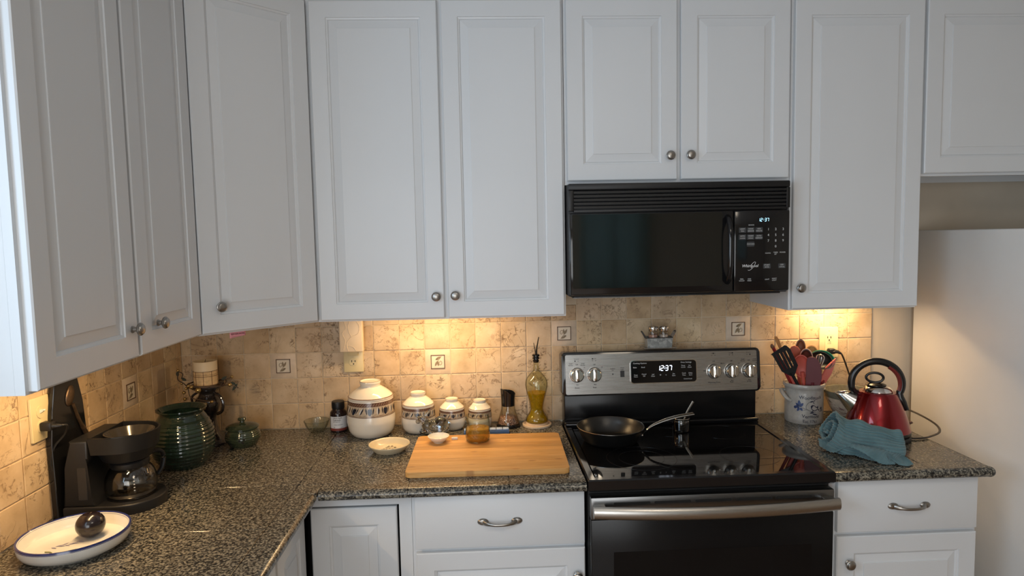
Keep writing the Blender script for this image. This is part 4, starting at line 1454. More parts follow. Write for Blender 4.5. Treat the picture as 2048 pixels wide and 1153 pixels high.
def coffee_maker():
    root = thing('coffee_maker', 'black drip coffee maker with open top on the left worktop', 'coffee maker', (0.028, -0.712, TOP))
    def foot(hw, xr, n=14, x0=0.0):
        pts = [(x0, -hw), (xr, -hw)]
        for k in range(1, n):
            a = -PI/2+PI*k/n
            pts.append((xr+hw*math.cos(a), hw*math.sin(a)))
        pts += [(xr, hw), (x0, hw)]
        return pts
    CXp = 0.138
    bm = BM()
    fs = prism(bm, foot(0.090, CXp), 0.0, 0.030, 'z')
    bmesh.ops.bevel(bm, geom=list(fs[1].edges), offset=0.005, segments=3, affect='EDGES', profile=0.5)
    part('base', bm, M_BLKPLAST, root)
    bm = BM(); lathe(bm, [(0, 0.030), (0.062, 0.030), (0.064, 0.0325), (0, 0.0325)], 40, c=(CXp, 0, 0))
    part('warming_plate', bm, M_BLKGLOSS, root)
    # tank column: leans back, wider at the foot
    bm = BM()
    poly = [(0.0, 0.0302), (0.088, 0.0302), (0.072, 0.070), (0.066, 0.148), (0.075, 0.164), (0.075, 0.214), (0.026, 0.214), (0.012, 0.14)]
    fs = prism(bm, [(p[0], p[1]) for p in poly], -0.0895, 0.0895, 'y')
    bmesh.ops.bevel(bm, geom=list(fs[0].edges)+list(fs[1].edges), offset=0.006, segments=3, affect='EDGES', profile=0.5)
    part('tank', bm, M_BLKPLAST, root)
    # head: hollow rounded shell open on top
    bm = BM()
    for hw_o, hw_i in ((0.090, 0.0845),):
        outer = foot(hw_o, CXp-0.008, x0=0.0755)
        inner = foot(hw_i, CXp-0.008, x0=0.0785)
        oz0, oz1 = 0.172, 0.219
        O0 = [bm.verts.new((CXp-0.010+(p[0]-CXp+0.010)*0.93, p[1]*0.93, oz0)) for p in outer]
        O1 = [bm.verts.new((*p, oz1)) for p in outer]
        I1 = [bm.verts.new((*p, oz1)) for p in inner]
        I0 = [bm.verts.new((p[0], p[1], 0.190)) for p in inner]
        n = len(outer)
        for A, B in ((O0, O1), (O1, I1), (I1, I0)):
            for i in range(n):
                j = (i+1) % n
                bm.faces.new((A[i], A[j], B[j], B[i]))
        bm.faces.new(I0); bm.faces.new(list(reversed(O0)))
    part('brew_head', bm, M_BLKPLAST, root)
    bm = BM(); lathe(bm, [(0.054, 0.1365), (0.062, 0.140), (0.079, 0.1715), (0, 0.1718)], 40, c=(CXp-0.006, 0, 0))
    lathe(bm, [(0, 0.1365), (0.054, 0.1365)], 40, c=(CXp-0.006, 0, 0))
    part('basket_housing', bm, M_BLKPLAST, root)
    bm = BM(); lathe(bm, [(0.044, 0.1905), (0.062, 0.2150), (0.065, 0.2150), (0.065, 0.2125), (0.0625, 0.2125), (0.047, 0.1905)], 40, c=(CXp+0.004, 0, 0))
    part('filter_basket', bm, pmat('smoke_plastic', (0.03, 0.026, 0.022), 0.15, var=0.1), root)
    bm = BM(); tube(bm, smooth_pts([(0.076, -0.0875, 0.2195), (0.10, -0.088, 0.2195), (0.14, -0.087, 0.2195), (0.19, -0.066, 0.2195)], 6), 0.0022, 6)
    part('rim_bead', bm, M_BLKGLOSS, root)
    bm = BM(); box(bm, 0.044, 0.068, -0.09055, -0.0895, 0.05, 0.14, 0.0004, 1)
    part('side_window', bm, pmat('tank_window', (0.022, 0.022, 0.024), 0.25), root)
    # cord: plug in the left wall outlet, loop beside the tank
    bm = BM()
    pts = smooth_pts([(0.024, -0.118, 0.267), (0.040, -0.112, 0.268), (0.046, -0.100, 0.262), (0.030, -0.088, 0.235), (0.006, -0.094, 0.205), (-0.003, -0.100, 0.170), (-0.003, -0.098, 0.142), (0.000, -0.092, 0.128), (-0.002, -0.07, 0.10), (0.0, -0.02, 0.06)], 6)
    tube(bm, [Vector(p)+Vector((-0.012, 0, 0)) for p in pts], 0.0032, 8)
    c = part('power_cord', bm, M_BLKPLAST, root)
    bm = BM()
    box(bm, -0.0195, 0.010, -0.130, -0.106, 0.256, 0.280, 0.004, 2)
    tube(bm, [(0.009, -0.118, 0.268), (0.014, -0.1175, 0.268), (0.021, -0.116, 0.268), (0.030, -0.1135, 0.268)], [0.0085, 0.007, 0.006, 0.0038], 10)
    part('plug', bm, M_BLKPLAST, c)
    # carafe
    cf = thing('coffee_carafe', 'glass coffee carafe with steel band standing in the coffee maker', 'carafe', (0.028+CXp, -0.712, TOP+0.0327))
    cp = sp2([(0.052, 0.0005), (0.060, 0.004), (0.0655, 0.018), (0.067, 0.035), (0.064, 0.055), (0.055, 0.074), (0.047, 0.083), (0.0465, 0.090)], 4)
    g = BM(); lathe(g, [(0, 0.0005)]+cp+[(r-0.0018, z) for r, z in reversed(cp[1:])]+[(0, 0.003)], 56)
    part('glass_body', g, glassmat('carafe_glass', (0.80, 0.80, 0.79), (0.22, 0.22, 0.22), 0.16), cf)
    bm = BM(); lathe(bm, [(0.0600, 0.0035), (0.0645, 0.0135), (0.0652, 0.0135), (0.0607, 0.0032)], 56, closed=True)
    part('steel_band', bm, pmat('steel_band_metal', (0.62, 0.58, 0.52), 0.25, 1.0), cf, label='brushed steel band round the foot')
    bm = BM(); lathe(bm, [(0.0485, 0.082), (0.050, 0.0855), (0.050, 0.097), (0.046, 0.1015), (0, 0.1025), (0, 0.090), (0.0483, 0.0895)], 48)
    part('lid', bm, M_BLKPLAST, cf)
    bm = BM()
    pts = smooth_pts([(0.014, 0.046, 0.094), (0.034, 0.083, 0.097), (0.044, 0.100, 0.080), (0.042, 0.096, 0.045), (0.034, 0.078, 0.025)], 6)
    tube(bm, pts, 0.0085, 10, flat=0.75)
    part('handle', bm, M_BLKPLAST, cf)
    bm = BM()
    for k in range(5):
        b2 = BM(); prism(b2, rrect(-0.002, 0.002, 0.026+k*0.0085, 0.0285+k*0.0085, 0.001, 2), -0.0003, 0, 'y')
        merge(bm, b2)
    wrap(bm, prof_radius(cp), 0.60)
    m = part('level_marks', bm, M_INKWHITE, cf); m['kind'] = 'stuff'
    # dark spoon plaque leaning on the wall behind the machine
    sr = thing('spoon_rest_plaque', 'glossy black plaque with bronze spoon leaning on the left wall behind coffee maker', 'plaque', (0.003, -0.735, TOP))
    bm = BM()
    poly = [(-0.075, 0.0), (0.068, 0.0), (0.074, 0.21), (0.066, 0.30), (0.050, 0.372), (-0.05, 0.378), (-0.066, 0.30), (-0.078, 0.21)]
    fs = prism(bm, [(p[0], p[1]) for p in poly], 0.001, 0.017, 'x')
    bmesh.ops.bevel(bm, geom=list(fs[0].edges)+list(fs[1].edges), offset=0.004, segments=3, affect='EDGES', profile=0.5)
    part('board', bm, M_BLKGLOSS, sr)
    MB = pmat('bronze_relief', (0.10, 0.065, 0.04), 0.35, 0.7, var=0.4, vscale=60)
    bm = BM()
    ellipsoid(bm, Vector((0.018, 0.008, 0.325)), 0.007, 0.017, 0.030, 20, 12, Matrix.Rotation(-0.35, 3, 'X'))
    tube(bm, smooth_pts([(0.020, 0.016, 0.300), (0.021, 0.030, 0.262), (0.023, 0.047, 0.225), (0.026, 0.066, 0.190)], 5), [0.0045]*5+[0.005]*5+[0.0065]*6, 10)
    part('spoon', bm, MB, sr)
    bm = BM()
    tube(bm, [(0.024+0.002*math.cos(a), 0.064+0.010*math.cos(a), 0.188+0.010*math.sin(a)) for a in [2*PI*k/16 for k in range(16)]], 0.0022, 8, closed=True)
    part('hanging_ring', bm, M_CHROME, sr)
coffee_maker()

M_GREEN = glaze_mat('green_glaze', (0.006, 0.011, 0.010), (0.018, 0.040, 0.027))
M_GREEN2 = glaze_mat('olive_glaze', (0.014, 0.022, 0.014), (0.055, 0.072, 0.040))
def green_pots():
    root = thing('stoneware_jar', 'large dark green ribbed stoneware jar without lid beside the coffee maker', 'jar', (0.168, -0.388, TOP))
    key = [(0.066, 0.0), (0.080, 0.020), (0.0955, 0.055), (0.0985, 0.085), (0.096, 0.112), (0.087, 0.145), (0.074, 0.168), (0.0685, 0.178), (0.071, 0.186), (0.078, 0.193)]
    pr = sp2(key, 14)
    out = []
    for r, z in pr:
        k = 1 if 0.02 < z < 0.160 else 0
        out.append((r+k*0.0011*math.sin(z*2*PI/0.0125), z))
    inner = [(0.0775, 0.1965), (0.072, 0.1955), (0.063, 0.180), (0.068, 0.165), (0.088, 0.11), (0.088, 0.06), (0.06, 0.012), (0, 0.010)]
    bm = BM(); lathe(bm, [(0, 0)]+out+inner, 72)
    part('body', bm, M_GREEN, root)
    root = thing('sugar_jar', 'small green pottery jar with knobbed lid near the corner', 'jar', (0.294, -0.195, TOP))
    pr = sp2([(0.042, 0.0), (0.049, 0.008), (0.0595, 0.026), (0.0615, 0.038), (0.057, 0.055), (0.0525, 0.062), (0.054, 0.0655)], 8)
    pr = [(r+0.0007*math.sin(z*2*PI/0.008)*(1 if 0.01 < z < 0.05 else 0), z) for r, z in pr]
    bm = BM(); lathe(bm, [(0, 0)]+pr+[(0.050, 0.0655), (0.050, 0.055), (0.052, 0.02), (0, 0.008)], 56)
    b = part('body', bm, M_GREEN2, root)
    bm = BM()
    for a, z in ((0.25, 0.034), (0.42, 0.027), (0.50, 0.038)):
        ellipsoid(bm, Vector((0.0605*math.sin(a-0.1), -0.0605*math.cos(a-0.1), z)), 0.0045, 0.0035, 0.0045, 10, 8)
    p = part('pierced_holes', bm, M_DARKHOLE, b); p['kind'] = 'stuff'
    bm = BM(); lathe(bm, [(0, 0.0660), (0.055, 0.0660), (0.058, 0.068), (0.058, 0.0715), (0.048, 0.078), (0.028, 0.0835), (0.012, 0.085), (0.0085, 0.088), (0.008, 0.092), (0.013, 0.095), (0.0145, 0.100), (0.012, 0.105), (0, 0.107)], 48)
    part('lid', bm, M_GREEN2, root)
green_pots()

def candle_stand():
    M = glaze_mat('brown_black_glaze', (0.012, 0.010, 0.010), (0.04, 0.032, 0.032))
    x, y = 0.156, -0.150
    root = thing('pottery_candle_stand', 'dark glazed pottery candle stand with loop handle in the corner', 'candle holder', (x, y, TOP))
    key = [(0.066, 0.0), (0.066, 0.006), (0.052, 0.018), (0.036, 0.045), (0.0265, 0.080), (0.027, 0.100), (0.036, 0.122), (0.0455, 0.148), (0.044, 0.165), (0.033, 0.180), (0.030, 0.188), (0.036, 0.198), (0.056, 0.212), (0.0595, 0.219)]
    pr = sp2(key, 6)
    bm = BM(); lathe(bm, [(0, 0)]+pr+[(0.058, 0.2215), (0.054, 0.219), (0.046, 0.215), (0, 0.2148)], 56)
    part('stem', bm, M, root)
    bm = BM()
    tube(bm, smooth_pts([(0.030, -0.010, 0.190), (0.052, -0.018, 0.180), (0.064, -0.022, 0.155), (0.058, -0.020, 0.125), (0.036, -0.012, 0.112)], 6), 0.0055, 10)
    part('handle', bm, M, root)
    bm = BM()
    tube(bm, smooth_pts([(-0.030, -0.014, 0.196), (-0.048, -0.022, 0.180), (-0.044, -0.022, 0.150), (-0.020, -0.034, 0.135)], 6), 0.0045, 10)
    part('handle', bm, M, root)
    c = thing('pillar_candle', 'cream pillar candle with plaid wrap on the dark pottery stand', 'candle', (x-0.003, y, TOP+0.2218))
    bm = BM(); lathe(bm, [(0, 0), (0.0398, 0), (0.041, 0.002), (0.041, 0.0865), (0.0395, 0.089), (0.036, 0.0885), (0.030, 0.085), (0, 0.083)], 48)
    part('wax', bm, pmat('cream_wax', (0.72, 0.60, 0.42), 0.5, var=0.03), c)
    bm = BM(); lathe(bm, [(0.0411, 0.001), (0.0416, 0.001), (0.0416, 0.054), (0.0411, 0.054)], 48, closed=True)
    w = part('paper_wrap', bm, pmat('wrap_paper', (0.62, 0.44, 0.24), 0.75, var=0.22, vscale=70), c, label='tan birch-look paper wrap with plaid lines')
    bm = BM()
    for z in (0.0345, 0.0530, 0.0015, 0.041):
        lathe(bm, [(0.0417, z), (0.0420, z), (0.0420, z+(0.0016 if z != 0.041 else 0.0008)), (0.0417, z+(0.0016 if z != 0.041 else 0.0008))], 48, closed=True)
    for k in range(9):
        b2 = BM(); prism(b2, [(-0.0008, 0.001), (0.0008, 0.001), (0.0008, 0.054), (-0.0008, 0.054)], -0.0004, 0, 'y')
        wrap(b2, 0.0416, k*2*PI/9+0.2); merge(bm, b2)
    p = part('plaid_lines', bm, pmat('plaid_brown', (0.12, 0.05, 0.025), 0.7), w); p['kind'] = 'stuff'
    bm = BM(); tube(bm, [(0, 0, 0.083), (0.001, 0, 0.090), (0.003, 0, 0.094)], 0.0011, 6)
    part('wick', bm, M_INKBLACK, c)
    # berry garland hung round the candle plate
    g = thing('berry_garland', 'wiry garland of gold berries and dark leaves around the candle plate', 'garland', (x, y, TOP+0.2))
    MG = pmat('gold_berry', (0.42, 0.28, 0.11), 0.22, 0.75, var=0.2, vscale=60)
    MW = pmat('garland_wire', (0.07, 0.045, 0.03), 0.6, var=0.3)
    MLf = pmat('dark_leaf', (0.018, 0.026, 0.014), 0.5, var=0.3)
    bm = BM()
    ring = [(0.066*math.cos(a), 0.066*math.sin(a), 0.024+0.004*math.sin(3*a)) for a in [2*PI*k/40 for k in range(40)]]
    tube(bm, ring, 0.0022, 6, closed=True)
    tube(bm, [(p[0]*1.03, p[1]*1.03, p[2]+0.004*math.cos(k*0.9)) for k, p in enumerate(ring)], 0.0016, 6, closed=True)
    W = lambda X, Z, Y=-0.19: Vector((X-x, Y-y, Z-TOP-0.2))
    tube(bm, smooth_pts([(-0.060, -0.03, 0.022), W(0.090, 1.150), W(0.070, 1.165), W(0.074, 1.192), W(0.088, 1.185), W(0.082, 1.168)], 6), 0.0020, 6)
    tube(bm, smooth_pts([(-0.055, -0.035, 0.020), W(0.105, 1.125), W(0.112, 1.098), W(0.145, 1.087), W(0.185, 1.080)], 6), 0.0018, 6)
    tube(bm, smooth_pts([(0.060, -0.025, 0.022), W(0.235, 1.158), W(0.262, 1.168)], 6), 0.0018, 6)
    tube(bm, smooth_pts([(0.062, -0.02, 0.020), W(0.250, 1.140), W(0.270, 1.135), W(0.285, 1.128)], 6), 0.0018, 6)
    part('wire', bm, MW, g)
    sph = BM(); ellipsoid(sph, Vector((0, 0, 0)), 1, 1, 1, 16, 10)
    SM = mesh_of('berry', sph, MG)
    for (X, Z, r) in ((0.072, 1.198, 0.0055), (0.117, 1.145, 0.006), (0.128, 1.141, 0.0075), (0.151, 1.129, 0.0105), (0.089, 1.116, 0.0065), (0.091, 1.092, 0.0065), (0.197, 1.085, 0.006), (0.165, 1.063, 0.0085), (0.264, 1.170, 0.0055), (0.255, 1.141, 0.008), (0.108, 1.136, 0.005), (0.175, 1.078, 0.005), (0.082, 1.150, 0.0045)):
        b = link('berry', SM, g, W(X, Z, -0.215 if 0.1 < X < 0.22 else -0.19))
        b.scale = (r, r, r)
    for (X, Z, L, an) in ((0.262, 1.118, 0.034, 0.9), (0.258, 1.150, 0.022, -0.5), (0.070, 1.175, 0.022, 1.6), (0.100, 1.160, 0.022, 2.6), (0.225, 1.160, 0.024, 0.5)):
        bm = BM(); prism(bm, leaf_pts(0, 0, L, 0.006, an), -0.0004, 0.0004, 'y')
        part('leaf', bm, MLf, g, W(X, Z))
candle_stand()

# ================================================================== BACK OF THE WORKTOP
def small_back_things():
    root = thing('glass_bowl', 'small clear glass bowl left of the dark pill bottle', 'bowl', (0.527, -0.054, TOP))
    pr = [(0, 0.0), (0.024, 0.0), (0.026, 0.003), (0.033, 0.012), (0.043, 0.028), (0.0475, 0.042), (0.0482, 0.0455)]
    bm = BM(); lathe(bm, pr+[(0.0468, 0.0462), (0.0445, 0.040), (0.039, 0.027), (0.030, 0.012), (0, 0.006)], 56)
    g = glassmat('clear_glass', (0.90, 0.92, 0.90), (0.35, 0.38, 0.35), 0.14)
    part('body', bm, g, root)
    bm = BM(); tube(bm, [(0.0478*math.cos(a), 0.0478*math.sin(a), 0.0458) for a in [2*PI*k/48 for k in range(48)]], 0.0013, 6, closed=True)
    part('rim', bm, g, root)
    root = thing('pill_bottle', 'dark pill bottle with black cap and white calcium label', 'bottle', (0.611, -0.048, TOP))
    bm = BM(); lathe(bm, [(0, 0), (0.030, 0), (0.0325, 0.003), (0.0325, 0.070), (0.031, 0.078), (0.0235, 0.086), (0.0225, 0.092), (0, 0.092)], 48)
    part('body', bm, pmat('amber_dark', (0.018, 0.010, 0.010), 0.12, var=0.1), root)
    bm = BM(); lathe(bm, [(0, 0.090), (0.0235, 0.090), (0.0242, 0.092), (0.0242, 0.117), (0.0225, 0.1195), (0, 0.120)], 48)
    for k in range(36):
        a = 2*PI*k/36
        b2 = BM(); box(b2, 0.0238, 0.0247, -0.0007, 0.0007, 0.094, 0.114); b2.transform(Matrix.Rotation(a, 4, 'Z')); merge(bm, b2)
    part('cap', bm, M_BLKPLAST, root)
    def lab(z0, z1, a0, a1, lift):
        bm = BM()
        n = 24
        A = [bm.verts.new(((0.0325+lift)*math.sin(a0+(a1-a0)*k/n), -(0.0325+lift)*math.cos(a0+(a1-a0)*k/n), z0)) for k in range(n+1)]
        B = [bm.verts.new(((0.0325+lift)*math.sin(a0+(a1-a0)*k/n), -(0.0325+lift)*math.cos(a0+(a1-a0)*k/n), z1)) for k in range(n+1)]
        for k in range(n): bm.faces.new((A[k], A[k+1], B[k+1], B[k]))
        return bm
    l = part('label', lab(0.018, 0.064, -0.95, 1.6, 0.0003), pmat('label_white', (0.66, 0.68, 0.72), 0.4, var=0.02), root, label='white paper label')
    part('label_stripe', lab(0.0085, 0.018, -0.95, 1.6, 0.0003), pmat('label_red', (0.20, 0.04, 0.03), 0.4), root, label='dark red label stripe')
    bm = text_bm([('Whole Health', 0.0060, -0.016, 0.0585, 'LEFT'), ('Calcium', 0.0092, -0.017, 0.0505, 'LEFT'), ('with vitamin D', 0.0045, -0.017, 0.0435, 'LEFT'), ('dietary supplement', 0.0042, -0.012, 0.0325, 'LEFT'), ('100', 0.0045, -0.016, 0.0215, 'LEFT'), ('tablets', 0.0042, 0.012, 0.0215, 'LEFT')])
    wrap(bm, 0.0328, 0.05, 0.0003)
    p = part('lettering', bm, M_INKBLACK, l, smooth=False); p['kind'] = 'stuff'
small_back_things()

def canister(label, x, y, rim, hr, top, ht, nl, ang=0.0, first=None):
    """ivory canister: rim radius / height, foot-ring radius / total height, nl tulips round the band"""
    root = thing('canister', label, 'canister', (x, y, TOP), group='ivory canisters with painted tulip band')
    k = rim/0.0845
    body = sp2([(0.060*k, 0.0), (0.070*k, hr*0.02), (0.084*k, hr*0.14), (0.0905*k, hr*0.34), (0.0912*k, hr*0.46), (0.0890*k, hr*0.64), (0.0858*k, hr*0.90), (0.0845*k, hr*0.965)], 6)
    R = prof_radius(body)
    bm = BM(); lathe(bm, [(0, 0)]+body+[(0.079*k, hr*0.965), (0.080*k, hr*0.8), (0.08*k, hr*0.2), (0, hr*0.05)], 64)
    part('body', bm, M_IVORY, root)
    dh = ht-hr
    t = top/rim*0.0845*k/k
    bm = BM()
    lathe(bm, [(0, hr*0.966), (0.0835*k, hr*0.966), (0.0850*k, hr*0.975), (0.0853*k, hr*1.005), (0.0838*k, hr*1.02)]
          + sp2([(0.0815*k, hr*1.02+dh*0.04), (0.066*k, hr+dh*0.34), (top*1.08, hr+dh*0.60), (top*0.95, hr+dh*0.66)], 5)
          + [(top*0.93, hr+dh*0.74), (top*0.97, hr+dh*0.82), (top, hr+dh*0.88), (top, hr+dh*0.97), (top*0.97, hr+dh), (top*0.90, hr+dh), (top*0.86, hr+dh*0.95), (0, hr+dh*0.94)], 64)
    part('lid', bm, M_IVORY, root)
    bm = BM()
    lathe(bm, [(top*0.985, hr+dh*0.985), (top*0.99, hr+dh*1.003), (top*0.94, hr+dh*1.006), (top*0.94, hr+dh*0.99)], 48, closed=True)
    lathe(bm, [(0.0848*k, hr*1.012), (0.0852*k, hr*1.022), (0.0825*k, hr*1.030), (0.0825*k, hr*1.020)], 64, closed=True)
    part('lid_lines', bm, pmat('brown_line', (0.22, 0.13, 0.08), 0.4), root)
    # painted band
    z0, z1 = hr*0.57, hr*0.935
    H = z1-z0
    bm = BM()
    ring = [(R(z)+0.00025, z) for z in [z0+H*i/10 for i in range(11)]]
    lathe(bm, ring+[(R(z1)-0.002, z1), (R(z0)-0.002, z0)], 64, closed=True)
    b = part('painted_band', bm, pmat('band_tan', (0.50, 0.40, 0.29), 0.2, coat=0.3, var=0.12, vscale=120), root, label='tan painted band of dark tulips under a rope border')
    circ = 2*PI*R((z0+z1)/2)
    br, dk, wh = BM(), BM(), BM()
    def strip(bm, za, zb, lift):
        lathe(bm, [(R(za)+lift, za), (R(zb)+lift, zb), (R(zb), zb), (R(za), za)], 64, closed=True)
    strip(br, z0+H*0.74, z1, 0.0004)
    strip(br, z0, z0+H*0.035, 0.0004)
    strip(br, z0+H*0.075, z0+H*0.10, 0.0004)
    rope = BM()
    nr = nl*6
    for i in range(nr):
        a = i*circ/nr
        q = [(a, z0+H*0.785), (a+circ/nr*0.32, z0+H*0.785), (a+circ/nr*0.85, z0+H*0.955), (a+circ/nr*0.53, z0+H*0.955)]
        flat_poly(rope, q)
    for i in range(nl):
        a = i*circ/nl+ang*rim
        u = H*0.58
        zc = z0+H*0.14
        # tulip: dark cup, two side petals
        flat_poly(dk, [(a+p*u, zc+q*u) for p, q in ((0, 0.0), (0.16, 0.12), (0.26, 0.36), (0.28, 0.62), (0.17, 0.86), (0.07, 0.74), (0, 0.98), (-0.07, 0.74), (-0.17, 0.86), (-0.28, 0.62), (-0.26, 0.36), (-0.16, 0.12))])
        for s in (-1, 1):
            flat_poly(dk, [(a+s*p*u, zc+q*u) for p, q in (((0.30, 0.10), (0.42, 0.30), (0.50, 0.62), (0.46, 0.98), (0.36, 0.72), (0.33, 0.40)) if s > 0 else ((0.33, 0.40), (0.36, 0.72), (0.46, 0.98), (0.50, 0.62), (0.42, 0.30), (0.30, 0.10)))])
        m = a+circ/nl*0.5
        flat_poly(dk, [(m+p*u, zc+q*u) for p, q in ((0.02, 0.05), (0.16, 0.30), (0.20, 0.62), (0.06, 1.0), (0.00, 0.6))])
        flat_poly(wh, [(m+p*u, zc+q*u) for p, q in ((-0.02, 0.05), (-0.02, 0.6), (0.02, 1.0), (-0.14, 0.72), (-0.18, 0.35))])
        for s in (-1, 1):
            pts = [(a+s*0.04*u, zc-0.02*u), (a+s*0.3*u, zc-0.06*u), (m-circ/nl*(0 if s > 0 else 1)-s*0.25*u, zc+0.12*u)]
            for q in ribbon_pts(pts, 0.0009*k+0.0003):
                flat_poly(br, q) if s > 0 else flat_poly(br, list(reversed(q)))
    flatb = [v for v in br.verts]
    # the strips in br are already round; wrap only the ribbon vertices (they lie on y = 0 exactly with x as arc length)
    b3 = BM()
    strip(b3, z0+H*0.74, z1, 0.0004); strip(b3, z0, z0+H*0.035, 0.0004); strip(b3, z0+H*0.075, z0+H*0.10, 0.0004)
    br.free()
    for i in range(nl):
        a = i*circ/nl+ang*rim
        m = a+circ/nl*0.5
        u = H*0.58; zc = z0+H*0.14
        b4 = BM()
        for pts in ([(a+0.04*u, zc-0.02*u), (a+0.3*u, zc-0.06*u), (m-0.25*u, zc+0.12*u)], [(m+0.05*u, zc+0.02*u), (m+0.3*u, zc-0.05*u), (a+circ/nl-0.2*u, zc+0.05*u)]):
            for q in ribbon_pts(pts, 0.0008):
                flat_poly(b4, q)
        wrap(b4, R, 0, 0.0006); merge(b3, b4)
    for bmx, nm, mt, lf in ((b3, 'brown_borders', pmat('band_brown', (0.115, 0.055, 0.035), 0.25, coat=0.3), None), (dk, 'dark_tulips', pmat('tulip_ink', (0.014, 0.017, 0.030), 0.25, coat=0.3, var=0.4, vscale=90), 0.0006), (wh, 'pale_leaves', pmat('leaf_white', (0.60, 0.60, 0.60), 0.25, coat=0.3), 0.0006), (rope, 'rope_border', pmat('rope_tan', (0.27, 0.17, 0.12), 0.25, coat=0.3), 0.0008)):
        if lf is not None:
            wrap(bmx, R, 0, lf)
        p = part(nm, bmx, mt, b, sharp=60); p['kind'] = 'stuff'
canister('largest ivory canister with painted tulip band beside the pill bottle', 0.749, -0.105, 0.0845, 0.150, 0.0400, 0.209, 9, 0.12)
canister('second largest ivory canister standing behind the glass rabbit dish', 0.927, -0.082, 0.0608, 0.108, 0.0300, 0.154, 9, 0.05)
canister('third ivory canister between the glass rabbit and amber jar', 1.0555, -0.062, 0.0480, 0.084, 0.0254, 0.120, 9, 0.15)
canister('smallest ivory canister standing right behind the amber jar', 1.165, -0.060, 0.0435, 0.0775, 0.0255, 0.111, 9, 0.1)

def pepper_and_oil():
    root = thing('salt_grinder', 'black topped glass grinder holding pinkish coarse salt', 'grinder', (1.277, -0.056, TOP))
    bm = BM(); lathe(bm, [(0, 0), (0.0465, 0), (0.0475, 0.003), (0.0475, 0.009), (0.045, 0.0125), (0, 0.0125)], 48)
    part('base', bm, M_BLKGLOSS, root)
    key = sp2([(0.0435, 0.013), (0.0405, 0.025), (0.034, 0.045), (0.0285, 0.065), (0.0265, 0.083)], 5)
    bm = BM(); lathe(bm, key+[(r-0.0016, z) for r, z in reversed(key)], 48, closed=True)
    part('glass_body', bm, glassmat('grinder_glass', (0.93, 0.92, 0.88), (0.45, 0.42, 0.36), 0.12), root)
    rf = prof_radius(key)
    bm = BM()
    lathe(bm, [(0, 0.0130), (0.040, 0.0130), (rf(0.025)-0.0025, 0.025), (rf(0.038)-0.0025, 0.037), (0.018, 0.0415), (0, 0.0425)], 32)
    for v in bm.verts:
        n = noise.noise(Vector(v.co)*180)
        v.co.x *= 1+0.03*n; v.co.y *= 1+0.03*n
    m, nt, b = new_mat('coarse_salt')
    vo = nd(nt, 'ShaderNodeTexVoronoi'); vo.inputs['Scale'].default_value = 330
    nt.links.new(obj_vec(nt), vo.inputs['Vector'])
    nt.links.new(ramp(nt, vo.outputs['Color'], [(0.15, (0.05, 0.018, 0.014)), (0.45, (0.26, 0.12, 0.09)), (0.7, (0.45, 0.27, 0.21)), (0.9, (0.75, 0.6, 0.52))]), b.inputs['Base Color'])
    b.inputs['Roughness'].default_value = 0.3
    bump(nt, b, vo.outputs['Distance'], 0.8, 0.003)
    s = part('coarse_salt_fill', bm, m, root); s['kind'] = 'stuff'
    bm = BM()
    seg = 48
    lo = [bm.verts.new((0.0268*math.cos(2*PI*k/seg), 0.0268*math.sin(2*PI*k/seg), 0.083)) for k in range(seg)]
    lo2 = [bm.verts.new((0.0268*math.cos(2*PI*k/seg), 0.0268*math.sin(2*PI*k/seg), 0.088)) for k in range(seg)]
    mid = [bm.verts.new((0.0272*math.cos(2*PI*k/seg), 0.0272*math.sin(2*PI*k/seg), 0.110)) for k in range(seg)]
    def rimz(a):
        c = -math.cos(a)      # high on the -x side, stepping down to +x
        return 0.1395+0.011*c+0.004*math.sin(2*a)
    up = [bm.verts.new((0.0297*math.cos(2*PI*k/seg), 0.0297*math.sin(2*PI*k/seg), rimz(2*PI*k/seg))) for k in range(seg)]
    ui = [bm.verts.new((0.0272*math.cos(2*PI*k/seg), 0.0272*math.sin(2*PI*k/seg), rimz(2*PI*k/seg))) for k in range(seg)]
    dn = [bm.verts.new((0.0245*math.cos(2*PI*k/seg), 0.0245*math.sin(2*PI*k/seg), 0.118)) for k in range(seg)]
    for A, B in zip((lo, lo2, mid, up, ui), (lo2, mid, up, ui, dn)):
        for i in range(seg):
            j = (i+1) % seg
            bm.faces.new((A[i], A[j], B[j], B[i]))
    bm.faces.new(dn); bm.faces.new(list(reversed(lo)))
    part('grinder_cap', bm, M_BLKGLOSS, root)
    # coaster and oil bottle
    cs = thing('coaster', 'round pale wooden coaster with ridges under the oil bottle', 'coaster', (1.390, -0.060, TOP))
    MC = wood_mat('coaster_wood', (0.62, 0.45, 0.30), (0.74, 0.58, 0.41), 0.55, (20, 20, 20))
    bm = BM(); lathe(bm, [(0, 0), (0.056, 0), (0.0576, 0.0015), (0.0576, 0.008), (0.056, 0.0095), (0.050, 0.0095), (0.0485, 0.0075), (0, 0.0075)], 56)
    part('disc', bm, MC, cs)
    bm = BM(); lathe(bm, [(0.0440, 0.0076), (0.0440, 0.0135), (0.0425, 0.0145), (0, 0.0145), (0, 0.0078)], 56)
    part('inner_disc', bm, MC, cs)
    root = thing('oil_bottle', 'wavy glass oil bottle half full of yellow olive oil on a coaster', 'bottle', (1.390, -0.060, TOP+0.0147))
    key = [(0.036, 0.0), (0.0425, 0.003), (0.0440, 0.010), (0.040, 0.022), (0.031, 0.036), (0.0255, 0.050), (0.0262, 0.062), (0.030, 0.084), (0.038, 0.115), (0.0432, 0.140), (0.0440, 0.155), (0.040, 0.172), (0.026, 0.191), (0.0142, 0.203), (0.0112, 0.212), (0.0108, 0.240), (0.0120, 0.243)]
    pr = sp2(key, 5)
    bm = BM(); lathe(bm, [(0, 0.0)]+pr+[(r-0.0018, z) for r, z in reversed(pr[1:])]+[(0, 0.0025)], 56)
